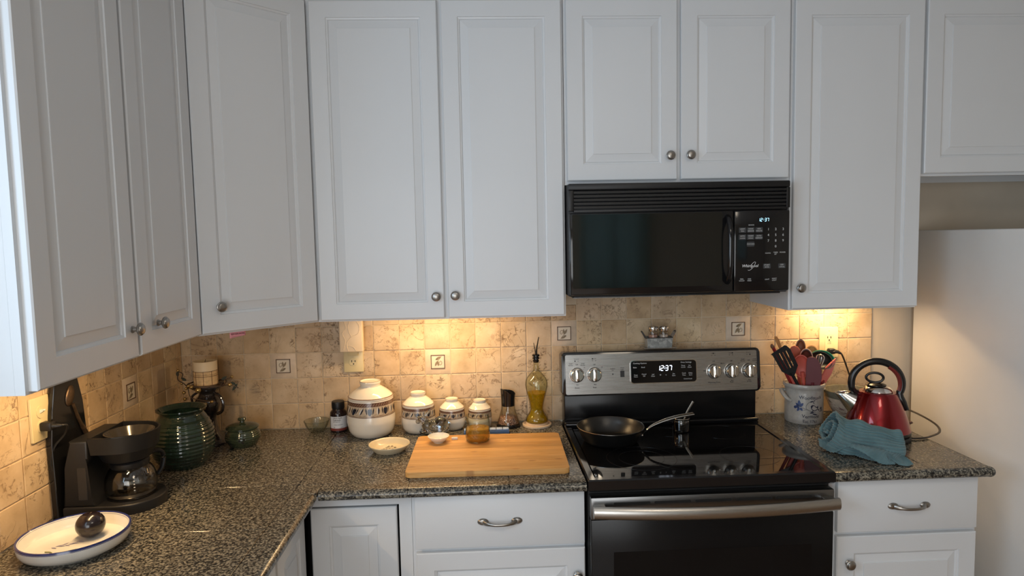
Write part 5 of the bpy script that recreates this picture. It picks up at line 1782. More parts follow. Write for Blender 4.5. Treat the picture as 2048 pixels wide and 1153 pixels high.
    part('glass_body', bm, glassmat('bottle_glass', (0.93, 0.93, 0.86), (0.38, 0.36, 0.24), 0.13), root)
    rf = prof_radius(pr)
    lv = 0.118
    zs = [0.0035+(lv-0.0035)*i/18 for i in range(19)]
    bm = BM(); lathe(bm, [(0, 0.0035)]+[(rf(z)-0.0028, z) for z in zs]+[(0, lv)], 48)
    part('olive_oil', bm, liquidmat('olive_oil', (0.86, 0.68, 0.08), (0.55, 0.40, 0.015), 0.40), root)
    bm = BM(); lathe(bm, [(0, 0.238), (0.0098, 0.238), (0.0125, 0.2435), (0.0125, 0.247), (0.010, 0.2485), (0.010, 0.252), (0.0145, 0.253), (0.0145, 0.257), (0.0105, 0.2585), (0.0105, 0.262), (0.0148, 0.263), (0.0148, 0.268), (0.012, 0.2705), (0, 0.2705)], 32)
    st = part('stopper', bm, M_BLKGLOSS, root)
    bm = BM(); tube(bm, [(0.001, 0, 0.268), (0.004, 0, 0.295), (0.0125, 0, 0.338)], [0.0042, 0.0026, 0.0017], 10)
    part('pour_spout', bm, M_BLKGLOSS, st)
    bm = BM(); tube(bm, [(-0.001, 0, 0.268), (-0.004, -0.002, 0.292), (-0.008, -0.003, 0.316)], [0.0026, 0.0018, 0.0014], 8)
    part('air_tube', bm, pmat('dark_steel', (0.25, 0.24, 0.22), 0.3, 1.0), st)
pepper_and_oil()

# ================================================================== CUTTING BOARD AND WHAT IS ON IT
BT = TOP+0.0185
def board():
    root = thing('cutting_board', 'large bamboo cutting board on the worktop left of the range', 'cutting board', (1.194, -0.406, TOP+0.0006), math.radians(-1.0))
    MBm = bamboo_mat()
    n = 12
    w, d, t = 0.518, 0.378, 0.0178
    for i in range(n):
        y0 = -d/2+d*i/n
        y1 = y0+d/n
        bm = BM()
        end = (i == 0) or (i == n-1)
        if end:
            r = 0.016
            s = -1 if i == 0 else 1
            yo, yi = (y0, y1) if i == 0 else (y1, y0)
            pts = [(-w/2, yi), (-w/2, yo-s*r)] + [(-w/2+r-r*math.cos(PI/2*k/5), yo-s*r+s*r*math.sin(PI/2*k/5)) for k in range(1, 6)] + [(w/2-r+r*math.sin(PI/2*k/5), yo-s*r+s*r*math.cos(PI/2*k/5)) for k in range(0, 6)] + [(w/2, yi)]
            fs = prism(bm, pts, 0, t, 'z')
        else:
            fs = prism(bm, [(-w/2, y0), (w/2, y0), (w/2, y1), (-w/2, y1)], 0, t, 'z')
        bmesh.ops.bevel(bm, geom=list(set(fs[0].edges) | set(fs[1].edges)), offset=0.0005 if not end else 0.0012, segments=1, affect='EDGES')
        part('bamboo_strip', bm, MBm, root, sharp=20)
    # tiny white bowl
    root = thing('dip_bowl', 'tiny white porcelain bowl with flower motif on the cutting board', 'bowl', (1.018, -0.292, BT))
    pr = sp2([(0.0175, 0.0), (0.0185, 0.002), (0.026, 0.007), (0.0345, 0.016), (0.0385, 0.0235)], 5)
    bm = BM(); lathe(bm, [(0, 0)]+pr+[(0.0372, 0.0242)]+[(r-0.0022, z+0.0008) for r, z in reversed(pr[2:])]+[(0.016, 0.0045), (0, 0.004)], 48)
    part('body', bm, pmat('porcelain', (0.80, 0.76, 0.68), 0.12, coat=0.4, var=0.02), root)
    bm = BM()
    for k in range(5):
        bm.faces.new([bm.verts.new((p[0], p[1], 0.0052)) for p in leaf_pts(0.0, 0.001, 0.0055, 0.0020, 2*PI*k/5)])
    for s in (-1, 1):
        for a in (-0.4, 0.5):
            bm.faces.new([bm.verts.new((p[0], p[1], 0.0052)) for p in leaf_pts(s*0.0085, 0.0, 0.0055, 0.0013, (0 if s > 0 else PI)+a)])
    part('flower_motif', bm, pmat('plum_paint', (0.20, 0.08, 0.07), 0.4), root)
    bm = BM()
    for a in [2*PI*k/60 for k in range(60)]: pass
    box(bm, -0.011, 0.011, -0.0045, 0.0045, 0.0, 0.0085, 0.0018, 2)
    o = part('eraser', bm, pmat('white_eraser', (0.78, 0.74, 0.66), 0.6), None, (1.074, -0.268, BT), (0, 0, 0.02))
    o.name = 'pill_tablet'
    tag(o, 'small white oblong tablet on the cutting board between bowl and jar', 'tablet')
    # amber jar
    root = thing('quilted_jar', 'quilted glass jelly jar half full of amber liquid on the cutting board', 'jar', (1.158, -0.290, BT))
    key = [(0.0365, 0.0), (0.0395, 0.003), (0.0410, 0.008), (0.0435, 0.016), (0.0440, 0.030), (0.0440, 0.070), (0.0425, 0.080), (0.0425, 0.086), (0.0440, 0.089), (0.0435, 0.092)]
    pr = sp2(key, 5)
    bm = BM(); lathe(bm, [(0, 0.0)]+pr+[(0.0415, 0.0925)]+[(r-0.0022, z) for r, z in reversed(pr[3:-1])]+[(0.036, 0.0045), (0, 0.004)], 64)
    part('glass_body', bm, glassmat('quilted_glass', (0.93, 0.94, 0.89), (0.40, 0.42, 0.30), 0.14, bumpamt=0.9, bscale=85), root)
    bm = BM(); lathe(bm, [(0, 0.005), (0.034, 0.005), (0.0385, 0.010), (0.0410, 0.018), (0.0412, 0.030), (0.0412, 0.048), (0, 0.048)], 48)
    part('amber_liquid', bm, liquidmat('amber_liquid', (0.86, 0.58, 0.14), (0.52, 0.30, 0.03), 0.40), root)
    bm = BM()
    for (a, z, L, an) in [(random.uniform(-1.4, 1.4), random.uniform(0.020, 0.066), 0.012, random.uniform(0, 6)) for _ in range(16)]:
        b2 = BM(); flat_poly(b2, leaf_pts(a*0.044, z, L, 0.003, an)); wrap(b2, 0.0440, -0.02, 0.0006)
        merge(bm, b2)
    p = part('fruit_relief', bm, glassmat('relief_glass', (0.75, 0.76, 0.68), (0.5, 0.5, 0.4), 0.4), root); p['kind'] = 'stuff'
    bm = BM(); lathe(bm, [(0.0350, 0.0012), (0.0405, 0.0022), (0.0420, 0.0058), (0.0398, 0.0058), (0.034, 0.0046)], 48, closed=True)
    part('thick_foot', bm, glassmat('foot_glass', (0.86, 0.85, 0.74), (0.7, 0.68, 0.55), 0.35), root)
board()

def front_dish():
    root = thing('soap_dish', 'shallow cream stoneware dish with seed motif in front of the canisters', 'dish', (0.845, -0.312, TOP))
    pr = sp2([(0.050, 0.0), (0.053, 0.002), (0.062, 0.012), (0.0695, 0.021), (0.0722, 0.0255)], 5)
    bm = BM(); lathe(bm, [(0, 0)]+pr+[(0.0715, 0.0268), (0.0695, 0.0262), (0.0665, 0.0225), (0.060, 0.012), (0.054, 0.0075), (0, 0.0068)], 56)
    part('body', bm, pmat('cream_stoneware', (0.68, 0.58, 0.40), 0.25, coat=0.25, var=0.05, vscale=20), root)
    bm = BM()
    for (x, y, a) in [(-0.030, -0.012, 0.3), (-0.022, -0.004, -0.5), (-0.012, -0.010, 0.9), (-0.004, 0.001, 0.2), (0.008, -0.006, -0.3), (0.016, 0.003, 0.6), (0.026, -0.006, 0.1), (0.032, -0.014, -0.4), (-0.016, 0.010, 0.4), (0.012, 0.012, 0.0), (-0.020, -0.018, 0.0), (0.020, -0.016, 0.3)]:
        bm.faces.new([bm.verts.new((p[0], p[1], 0.0082)) for p in leaf_pts(x, y, 0.010, 0.0024, a)])
    part('seed_motif', bm, pmat('dark_brown_paint', (0.055, 0.035, 0.022), 0.4), root)
    bm = BM()
    for (x, y) in ((-0.006, 0.022), (0.006, 0.023)):
        tube(bm, [(x+0.0035*math.cos(t), y+0.005*math.sin(t), 0.0080) for t in [2*PI*k/14 for k in range(14)]], 0.0006, 5, closed=True)
    part('petal_outline', bm, MATS['dark_brown_paint'], root)
front_dish()

def rabbit():
    root = thing('rabbit_dish', 'pale blue glass rabbit-shaped covered dish behind the cutting board', 'dish', (0.996, -0.170, TOP))
    G0 = glassmat('blue_glass', (0.80, 0.865, 0.925), (0.20, 0.25, 0.32), 0.20, bumpamt=0.25, bscale=60)
    G = pmat('solid_blue_glass', (0.88, 0.945, 0.995), 0.03, var=0.02, trans=1.0)
    bm = BM()
    pr = sp2([(0.040, 0.0), (0.042, 0.004), (0.048, 0.010), (0.056, 0.018), (0.0585, 0.024)], 4)
    lathe(bm, [(0, 0)]+pr+[(0.056, 0.0255), (0.050, 0.016), (0.040, 0.008), (0, 0.006)], 56, sx=1.0, sy=0.72)
    part('bottom_dish', bm, G, root)
    bm = BM()
    E = lambda x, y, z, a, b, c, r=None: ellipsoid(bm, Vector((x, y, z)), a, b, c, 24, 14, r)
    E(0.006, 0, 0.040, 0.044, 0.030, 0.030)
    E(0.022, 0, 0.050, 0.030, 0.029, 0.030)
    E(0.020, -0.022, 0.040, 0.022, 0.010, 0.020)
    E(-0.028, 0, 0.044, 0.022, 0.022, 0.026)
    E(-0.048, -0.002, 0.070, 0.019, 0.015, 0.0155, Matrix.Rotation(0.5, 3, 'Y'))
    E(-0.062, -0.003, 0.062, 0.010, 0.010, 0.009)
    for s in (-1, 1):
        E(-0.029, s*0.007-0.002, 0.092, 0.0055, 0.0048, 0.021, Matrix.Rotation(0.75, 3, 'Y'))
    E(0.051, 0, 0.050, 0.008, 0.008, 0.008)
    E(-0.036, -0.018, 0.028, 0.016, 0.007, 0.007)
    o = part('rabbit_lid', bm, G, root)
    md = o.modifiers.new('fuse', 'REMESH'); md.mode = 'VOXEL'; md.voxel_size = 0.0022; md.use_smooth_shade = True
    md = o.modifiers.new('smooth', 'SMOOTH'); md.iterations = 4; md.factor = 0.5
    bm = BM(); tube(bm, [(0.053*math.cos(a), 0.038*math.sin(a), 0.0265) for a in [2*PI*k/48 for k in range(48)]], 0.0035, 8, closed=True)
    part('lid_rim', bm, G, root)
rabbit()

def pill_box():
    root = thing('pill_organizer', 'translucent blue seven-day pill organizer behind the cutting board', 'pill box', (1.190, -0.146, TOP))
    MB = pmat('blue_plastic', (0.16, 0.30, 0.62), 0.15, var=0.05, trans=0.25)
    ML = pmat('pale_blue_plastic', (0.40, 0.52, 0.78), 0.2, var=0.05)
    bm = BM(); box(bm, -0.086, 0.086, -0.0135, 0.0135, 0.0, 0.014, 0.002)
    part('tray', bm, MB, root)
    bmt = text_bm([(d, 0.010, 0, 0, 'CENTER') for d in 'S'])
    bmt.free()
    for i, d in enumerate('SMTWTFS'):
        x = -0.0735+i*0.0245
        bm = BM(); box(bm, x-0.0114, x+0.0114, -0.0130, 0.0130, 0.0142, 0.0195, 0.0018)
        l = part('compartment_lid', bm, ML, root)
        t = text_bm([(d, 0.010, 0, 0, 'CENTER')])
        t.transform(Matrix.Translation((x, 0, 0.0198)) @ Matrix.Rotation(-PI/2, 4, 'X'))
        p = part('day_letter', t, pmat('letter_white', (0.8, 0.8, 0.8), 0.4), l, smooth=False)
pill_box()

# ================================================================== ON THE RANGE
def caddy():
    Z = 1.2118
    cx, cy = 1.872, -0.078
    tr = thing('metal_tray', 'small flat tin tray under the galvanised shaker caddy', 'tray', (cx, cy, Z))
    MT = pmat('pale_tin', (0.62, 0.58, 0.52), 0.4, 0.8, var=0.1)
    bm = BM()
    R = []
    for hw, hd, z in ((0.052, 0.024, 0.0006), (0.064, 0.033, 0.0065), (0.064, 0.033, 0.0075), (0.0525, 0.0235, 0.0016)):
        R.append([bm.verts.new((x, y, z)) for x, y in ((-hw, -hd), (hw, -hd), (hw, hd), (-hw, hd))])
    for A, B in zip(R, R[1:]):
        for i in range(4):
            bm.faces.new((A[i], A[(i+1) % 4], B[(i+1) % 4], B[i]))
    bm.faces.new(R[-1]); bm.faces.new(list(reversed(R[0])))
    o = part('tray', bm, MT, tr)
    z0 = Z+0.0018
    root = thing('shaker_caddy', 'galvanised metal caddy with two side handles on the range top', 'caddy', (cx, cy, z0))
    m, nt, b = new_mat('galvanised_metal')
    vo = nd(nt, 'ShaderNodeTexVoronoi'); vo.inputs['Scale'].default_value = 90
    nt.links.new(obj_vec(nt), vo.inputs['Vector'])
    f = noise_tex(nt, obj_vec(nt), 240, 4, 0.7)
    c = ramp(nt, vo.outputs['Color'], [(0.2, (0.26, 0.28, 0.28)), (0.8, (0.44, 0.46, 0.46))])
    c = mixc(nt, ramp(nt, f, [(0.60, 0.0), (0.68, 0.8)]), c, (0.06, 0.065, 0.07))
    nt.links.new(c, b.inputs['Base Color']); b.inputs['Metallic'].default_value = 0.55; b.inputs['Roughness'].default_value = 0.42
    hw, hd, h, t = 0.0505, 0.022, 0.043, 0.0016
    bm = BM()
    out0 = [(-hw*0.95, -hd*0.95), (hw*0.95, -hd*0.95), (hw*0.95, hd*0.95), (-hw*0.95, hd*0.95)]
    def ring(k, z):
        return [bm.verts.new((x*k[0], y*k[1], z)) for x, y in ((-1, -1), (1, -1), (1, 1), (-1, 1))]
    R = [ring((hw*0.95, hd*0.95), 0), ring((hw, hd), h), ring((hw-t, hd-t), h), ring((hw*0.95-t, hd*0.95-t), 0.002)]
    for A, B in zip(R, R[1:]):
        for i in range(4):
            bm.faces.new((A[i], A[(i+1) % 4], B[(i+1) % 4], B[i]))
    bm.faces.new(list(reversed(R[0]))); bm.faces.new(R[-1])
    part('bin', bm, m, root, smooth=False)
    bm = BM(); tube(bm, [(-hw, -hd, h), (hw, -hd, h), (hw, hd, h), (-hw, hd, h)], 0.0018, 6, closed=True)
    part('rolled_rim', bm, pmat('dark_zinc', (0.09, 0.09, 0.09), 0.4, 0.7), root)
    for s in (-1, 1):
        bm = BM()
        pts = smooth_pts([(s*hw, -0.010, h-0.004), (s*(hw+0.006), -0.010, h+0.008), (s*(hw+0.0145), -0.009, h+0.022), (s*(hw+0.0165), 0, h+0.025), (s*(hw+0.0145), 0.009, h+0.022), (s*(hw+0.006), 0.010, h+0.008), (s*hw, 0.010, h-0.004)], 5)
        tube(bm, pts, 0.0022, 8)
        part('handle', bm, MATS['dark_zinc'], root)
    G = glassmat('shaker_glass', (0.88, 0.87, 0.85), (0.4, 0.38, 0.35), 0.16)
    for s, lab, cc in ((-1, 'left glass shaker with steel lid and pink contents in caddy', (0.42, 0.24, 0.19)), (1, 'right glass shaker with steel lid and pale contents in caddy', (0.50, 0.42, 0.36))):
        sh = thing('spice_shaker', lab, 'shaker', (cx+s*0.0212, cy, z0+0.0022), group='spice shakers in the caddy')
        bm = BM(); lathe(bm, [(0, 0), (0.0175, 0), (0.0185, 0.002), (0.0185, 0.060), (0.0170, 0.066), (0.0165, 0.068)], 32)
        part('glass_body', bm, G, sh)
        bm = BM(); lathe(bm, [(0, 0.002), (0.0165, 0.002), (0.0168, 0.052), (0, 0.054)], 28)
        part('spice_fill', bm, pmat('spice_%d' % s, cc, 0.8, var=0.3, vscale=300), sh)
        bm = BM(); lathe(bm, [(0, 0.0665), (0.0188, 0.0665), (0.0195, 0.068), (0.0190, 0.0725), (0.0195, 0.0745), (0.0190, 0.080), (0.0172, 0.0845), (0.012, 0.0865), (0, 0.087)], 36)
        part('lid', bm, pmat('lid_steel', (0.55, 0.53, 0.50), 0.18, 1.0, var=0.05), sh)
caddy()

def pan():
    Z = 0.9228
    root = thing('frying_pan', 'black nonstick frying pan with steel handle on the cooktop', 'pan', (1.634, -0.312, Z))
    pr = sp2([(0.085, 0.0), (0.090, 0.001), (0.100, 0.012), (0.1125, 0.038), (0.1195, 0.055)], 6)
    bm = BM(); lathe(bm, [(0, 0)]+pr+[(0.1175, 0.0555)], 80)
    part('outer_shell', bm, pmat('pan_outside', (0.004, 0.004, 0.004), 0.42, spec=0.25), root)
    bm = BM(); lathe(bm, [(0.1190, 0.0556), (0.1178, 0.0566), (0.1168, 0.0556), (0.1105, 0.038), (0.098, 0.0125), (0.088, 0.0040), (0, 0.0035)], 80)
    part('nonstick_lining', bm, pmat('nonstick', (0.014, 0.013, 0.0115), 0.30, var=0.1, bumpamt=0.12, bscale=900), root)
    bm = BM(); tube(bm, [(0.1186*math.cos(a), 0.1186*math.sin(a), 0.0560) for a in [2*PI*k/80 for k in range(80)]], 0.0013, 6, closed=True)
    part('rim', bm, pmat('rim_steel', (0.45, 0.43, 0.40), 0.25, 1.0), root, label='thin bare steel rim')
    # handle towards the right rear
    A = Vector((1.7395, -0.345, 0.962))-Vector(root.location)
    pts = smooth_pts([(A.x-0.003, A.y+0.001, A.z-0.0115), (A.x+0.012, A.y-0.004, A.z+0.004), (A.x+0.035, A.y-0.008, A.z+0.024), (A.x+0.080, A.y-0.008, A.z+0.042), (A.x+0.130, A.y-0.003, A.z+0.053), (A.x+0.185, A.y+0.006, A.z+0.058)], 7)
    n = len(pts)
    bm = BM(); tube(bm, pts, [0.0105-0.003*math.sin(PI*min(1, i/n*1.6))+0.002*i/n for i in range(n)], 12, flat=0.42)
    part('handle', bm, pmat('handle_polished', (0.72, 0.70, 0.66), 0.16, 1.0, var=0.03), root)
    bm = BM()
    for dy in (-0.009, 0.009):
        ellipsoid(bm, Vector((A.x-0.001, A.y+dy, A.z-0.010)), 0.004, 0.004, 0.004, 10, 8)
    part('rivets', bm, MATS['handle_polished'], root)
    jar = thing('small_jar', 'small dark glass jar with open wire lid and a spoon in it on the cooktop', 'jar', (1.918, -0.222, Z))
    G = glassmat('dark_jar_glass', (0.40, 0.41, 0.41), (0.10, 0.11, 0.11), 0.42)
    bm = BM()
    lathe(bm, [(0, 0)]+sp2([(0.0285, 0.0), (0.0305, 0.003), (0.0315, 0.012), (0.0320, 0.036), (0.0300, 0.044), (0.0305, 0.050)], 4), 48)
    part('glass_body', bm, G, jar)
    bm = BM(); lathe(bm, [(0, 0.004), (0.0280, 0.004), (0.0285, 0.030), (0, 0.031)], 36)
    part('dark_sauce', bm, pmat('dark_sauce', (0.016, 0.012, 0.010), 0.2, var=0.4, vscale=60), jar)
    bm = BM(); tube(bm, [(0.0312*math.cos(a), 0.0312*math.sin(a), 0.0505) for a in [2*PI*k/40 for k in range(40)]], 0.0017, 8, closed=True)
    part('rim', bm, pmat('jar_rim_metal', (0.42, 0.38, 0.33), 0.22, 1.0), jar)
    bm = BM(); lathe(bm, [(0.0240, 0.0016), (0.0300, 0.0030), (0.0312, 0.0060), (0.0285, 0.0055), (0.0235, 0.0040)], 40, closed=True)
    part('thick_foot', bm, glassmat('jar_foot_glass', (0.8, 0.8, 0.8), (0.75, 0.75, 0.75), 0.5), jar)
    sp = thing('teaspoon', 'steel teaspoon standing in the small dark jar', 'spoon', (1.918, -0.222, Z+0.006))
    MS = pmat('spoon_steel', (0.68, 0.67, 0.64), 0.3, 1.0, var=0.04)
    bm = BM()
    pts = smooth_pts([(0.000, -0.004, 0.010), (0.014, 0.002, 0.040), (0.024, 0.006, 0.062), (0.050, 0.012, 0.101)], 6)
    n = len(pts)
    tube(bm, pts, [0.0028+0.0028*(i/n)**1.5 for i in range(n)], 10, flat=0.4, up=(0.3, -1, 0))
    part('handle', bm, MS, sp)
    bm = BM(); ellipsoid(bm, Vector((-0.006, -0.006, 0.004)), 0.0085, 0.005, 0.013, 14, 10, Matrix.Rotation(0.4, 3, 'Y'))
    part('bowl', bm, MS, sp)
pan()

# ================================================================== RIGHT WORKTOP
CRX, CRY = 2.445, -0.105
def crock():
    root = thing('utensil_crock', 'grey salt-glazed stoneware crock lettered Woodstock Vermont with blue bird full of utensils', 'crock', (CRX, CRY, TOP))
    m, nt, b = new_mat('salt_glaze')
    f = noise_tex(nt, obj_vec(nt), 24, 5, 0.65)
    s = noise_tex(nt, obj_vec(nt), 300, 2)
    c = ramp(nt, f, [(0.3, (0.30, 0.285, 0.265)), (0.55, (0.40, 0.38, 0.35)), (0.75, (0.47, 0.44, 0.40))])
    c = mixc(nt, ramp(nt, s, [(0.62, 0.0), (0.72, 0.4)]), c, (0.22, 0.20, 0.18))
    nt.links.new(c, b.inputs['Base Color']); b.inputs['Roughness'].default_value = 0.3
    b.inputs['Coat Weight'].default_value = 0.3
    bump(nt, b, f, 0.15, 0.001)
    pr = [(0.0685, 0.0), (0.0705, 0.003), (0.0710, 0.02), (0.0710, 0.120), (0.0705, 0.126), (0.0712, 0.129), (0.0712, 0.133), (0.0735, 0.137), (0.0770, 0.142), (0.0778, 0.148), (0.0762, 0.1535), (0.0725, 0.155), (0.0685, 0.152), (0.066, 0.144), (0.064, 0.12), (0.064, 0.010), (0, 0.008)]
    bm = BM(); lathe(bm, [(0, 0)]+pr, 72)
    part('body', bm, m, root)
    cam = math.atan2(1.19-CRX, 2.587-0.105)      # camera side, measured from -y towards +x
    for d in (-1.02, 2.42):
        a = cam+d
        bm = BM()
        C = Vector((math.sin(a), -math.cos(a), 0))
        T = Vector((math.cos(a), math.sin(a), 0))
        pts = smooth_pts([C*0.069+T*(-0.024)+Vector((0, 0, 0.120)), C*0.083+T*(-0.021)+Vector((0, 0, 0.122)), C*0.087+T*0.0+Vector((0, 0, 0.112)), C*0.083+T*0.019+Vector((0, 0, 0.098)), C*0.069+T*0.024+Vector((0, 0, 0.088))], 6)
        tube(bm, pts, 0.0085, 12, flat=0.8)
        part('handle', bm, m, root)
    RB = 0.0710
    D = cam+0.30
    ink = pmat('cobalt_ink', (0.018, 0.022, 0.045), 0.35, var=0.3, vscale=90)
    blue = pmat('cobalt_blue', (0.030, 0.050, 0.135), 0.3, var=0.5, vscale=90)
    bm = text_bm([('Woodstock', 0.0182, 0.006, 0.1055, 'CENTER'), ('Vermont', 0.0182, 0.006, 0.0325, 'CENTER'), ('Est. 1761', 0.0150, 0.004, 0.0130, 'CENTER')])
    for v in bm.verts:
        v.co.z += 0.0012*math.sin(v.co.x*180)
    wrap(bm, RB, D, 0.0004)
    p = part('lettering', bm, ink, root, smooth=False); p['kind'] = 'stuff'
    bm = BM()
    def pol(pts):
        flat_poly(bm, pts)
    # bird: body, wing, tail, beak
    pol([(0.004, 0.074), (0.010, 0.0785), (0.018, 0.077), (0.026, 0.070), (0.034, 0.0725), (0.0365, 0.0735), (0.034, 0.064), (0.027, 0.056), (0.018, 0.0545), (0.010, 0.058), (0.0055, 0.065)])
    pol([(0.032, 0.0665), (0.052, 0.068), (0.056, 0.0665), (0.055, 0.050), (0.045, 0.050), (0.036, 0.057), (0.030, 0.060)])
    # lower leaf sprig
    for (x, z, L, w, a) in ((0.000, 0.047, 0.018, 0.0032, 0.1), (0.010, 0.044, 0.024, 0.0030, -0.25), (0.006, 0.051, 0.012, 0.002, 0.5)):
        pol(leaf_pts(x, z, L, w, a))
    for path, w in (([(-0.010, 0.079), (-0.013, 0.072), (-0.010, 0.062), (0.000, 0.056), (0.012, 0.0515), (0.024, 0.050)], 0.0013), ([(-0.030, 0.067), (-0.016, 0.063), (-0.012, 0.0605)], 0.0013), ([(-0.022, 0.057), (-0.012, 0.0592), (-0.004, 0.0592)], 0.0012), ([(-0.010, 0.079), (-0.004, 0.087), (0.004, 0.0905), (0.012, 0.091)], 0.0013)):
        P = [(v.x, v.y) for v in smooth_pts([(a, b_, 0) for a, b_ in path], 5)]
        for q in ribbon_pts(P, w):
            flat_poly(bm, q)
    for (x, z, L, w, a) in ((0.000, 0.0895, 0.016, 0.0028, 0.25), (0.012, 0.0905, 0.010, 0.0018, -0.9), (0.014, 0.092, 0.010, 0.0018, 0.6)):
        pol(leaf_pts(x, z, L, w, a))
    wrap(bm, RB, D, 0.0004)
    p = part('bird_motif', bm, ink, root); p['kind'] = 'stuff'
    bm = BM()
    for (x, z, L, w, a) in ((-0.036, 0.070, 0.026, 0.0065, 1.65), (-0.036, 0.068, 0.022, 0.0060, 0.9), (-0.036, 0.067, 0.020, 0.0060, 3.0), (-0.034, 0.066, 0.015, 0.005, -0.9), (-0.036, 0.066, 0.017, 0.0055, -2.1), (-0.038, 0.070, 0.018, 0.005, 2.3)):
        flat_poly(bm, leaf_pts(x, z, L, w, a))
    flat_poly(bm, [(-0.052+0.0055*math.cos(t), 0.066+0.0055*math.sin(t)) for t in [2*PI*k/14 for k in range(14)]])
    wrap(bm, RB, D, 0.0005)
    p = part('flower_motif', bm, blue, root); p['kind'] = 'stuff'
crock()

def utensil(name, label, cat, base, tip, yaw=0.0):
    """root at the low end inside the crock, local Z up the handle, local -Y facing the room"""
    B, T = Vector(base), Vector(tip)
    z = (T-B).normalized()
    face = Vector((-0.45, -0.9, 0))
    y = -(face-z*face.dot(z)).normalized()
    if yaw:
        y = Matrix.Rotation(yaw, 3, z) @ y
    x = y.cross(z)
    o = thing(name, label, cat)
    mw = Matrix.Identity(4)
    for i in range(3):
        mw[i][0], mw[i][1], mw[i][2], mw[i][3] = x[i], y[i], z[i], B[i]
    o.matrix_world = mw
    return o, (T-B).length
def bowl_head(bm, c, rx, rz, depth, t=0.003, seg=28):
    """oval spoon bowl, hollow side towards -y; centre c=(x,z)"""
    n = 7
    ro, ri = [], []
    for i in range(n+1):
        a = PI/2*i/n
        k = math.cos(a)
        ro.append((k, depth*math.sin(a)))
        ri.append((k*(1-t/rx), (depth-t)*math.sin(a)))
    rows = []
    for k, d in ro[:-1]:
        rows.append([bm.verts.new((c[0]+rx*k*math.cos(2*PI*j/seg), d, c[1]+rz*k*math.sin(2*PI*j/seg))) for j in range(seg)])
    po = bm.verts.new((c[0], depth, c[1]))
    rin = []
    for k, d in ri[:-1]:
        rin.append([bm.verts.new((c[0]+rx*k*math.cos(2*PI*j/seg), d, c[1]+rz*k*math.sin(2*PI*j/seg))) for j in range(seg)])
    pi = bm.verts.new((c[0], depth-t, c[1]))
    for rs, pole in ((rows, po), (rin, pi)):
        for A, Bq in zip(rs, rs[1:]):
            for j in range(seg):
                bm.faces.new((A[j], A[(j+1) % seg], Bq[(j+1) % seg], Bq[j]))
        for j in range(seg):
            bm.faces.new((rs[-1][j], rs[-1][(j+1) % seg], pole))
    for j in range(seg):
        bm.faces.new((rows[0][j], rin[0][j], rin[0][(j+1) % seg], rows[0][(j+1) % seg]))
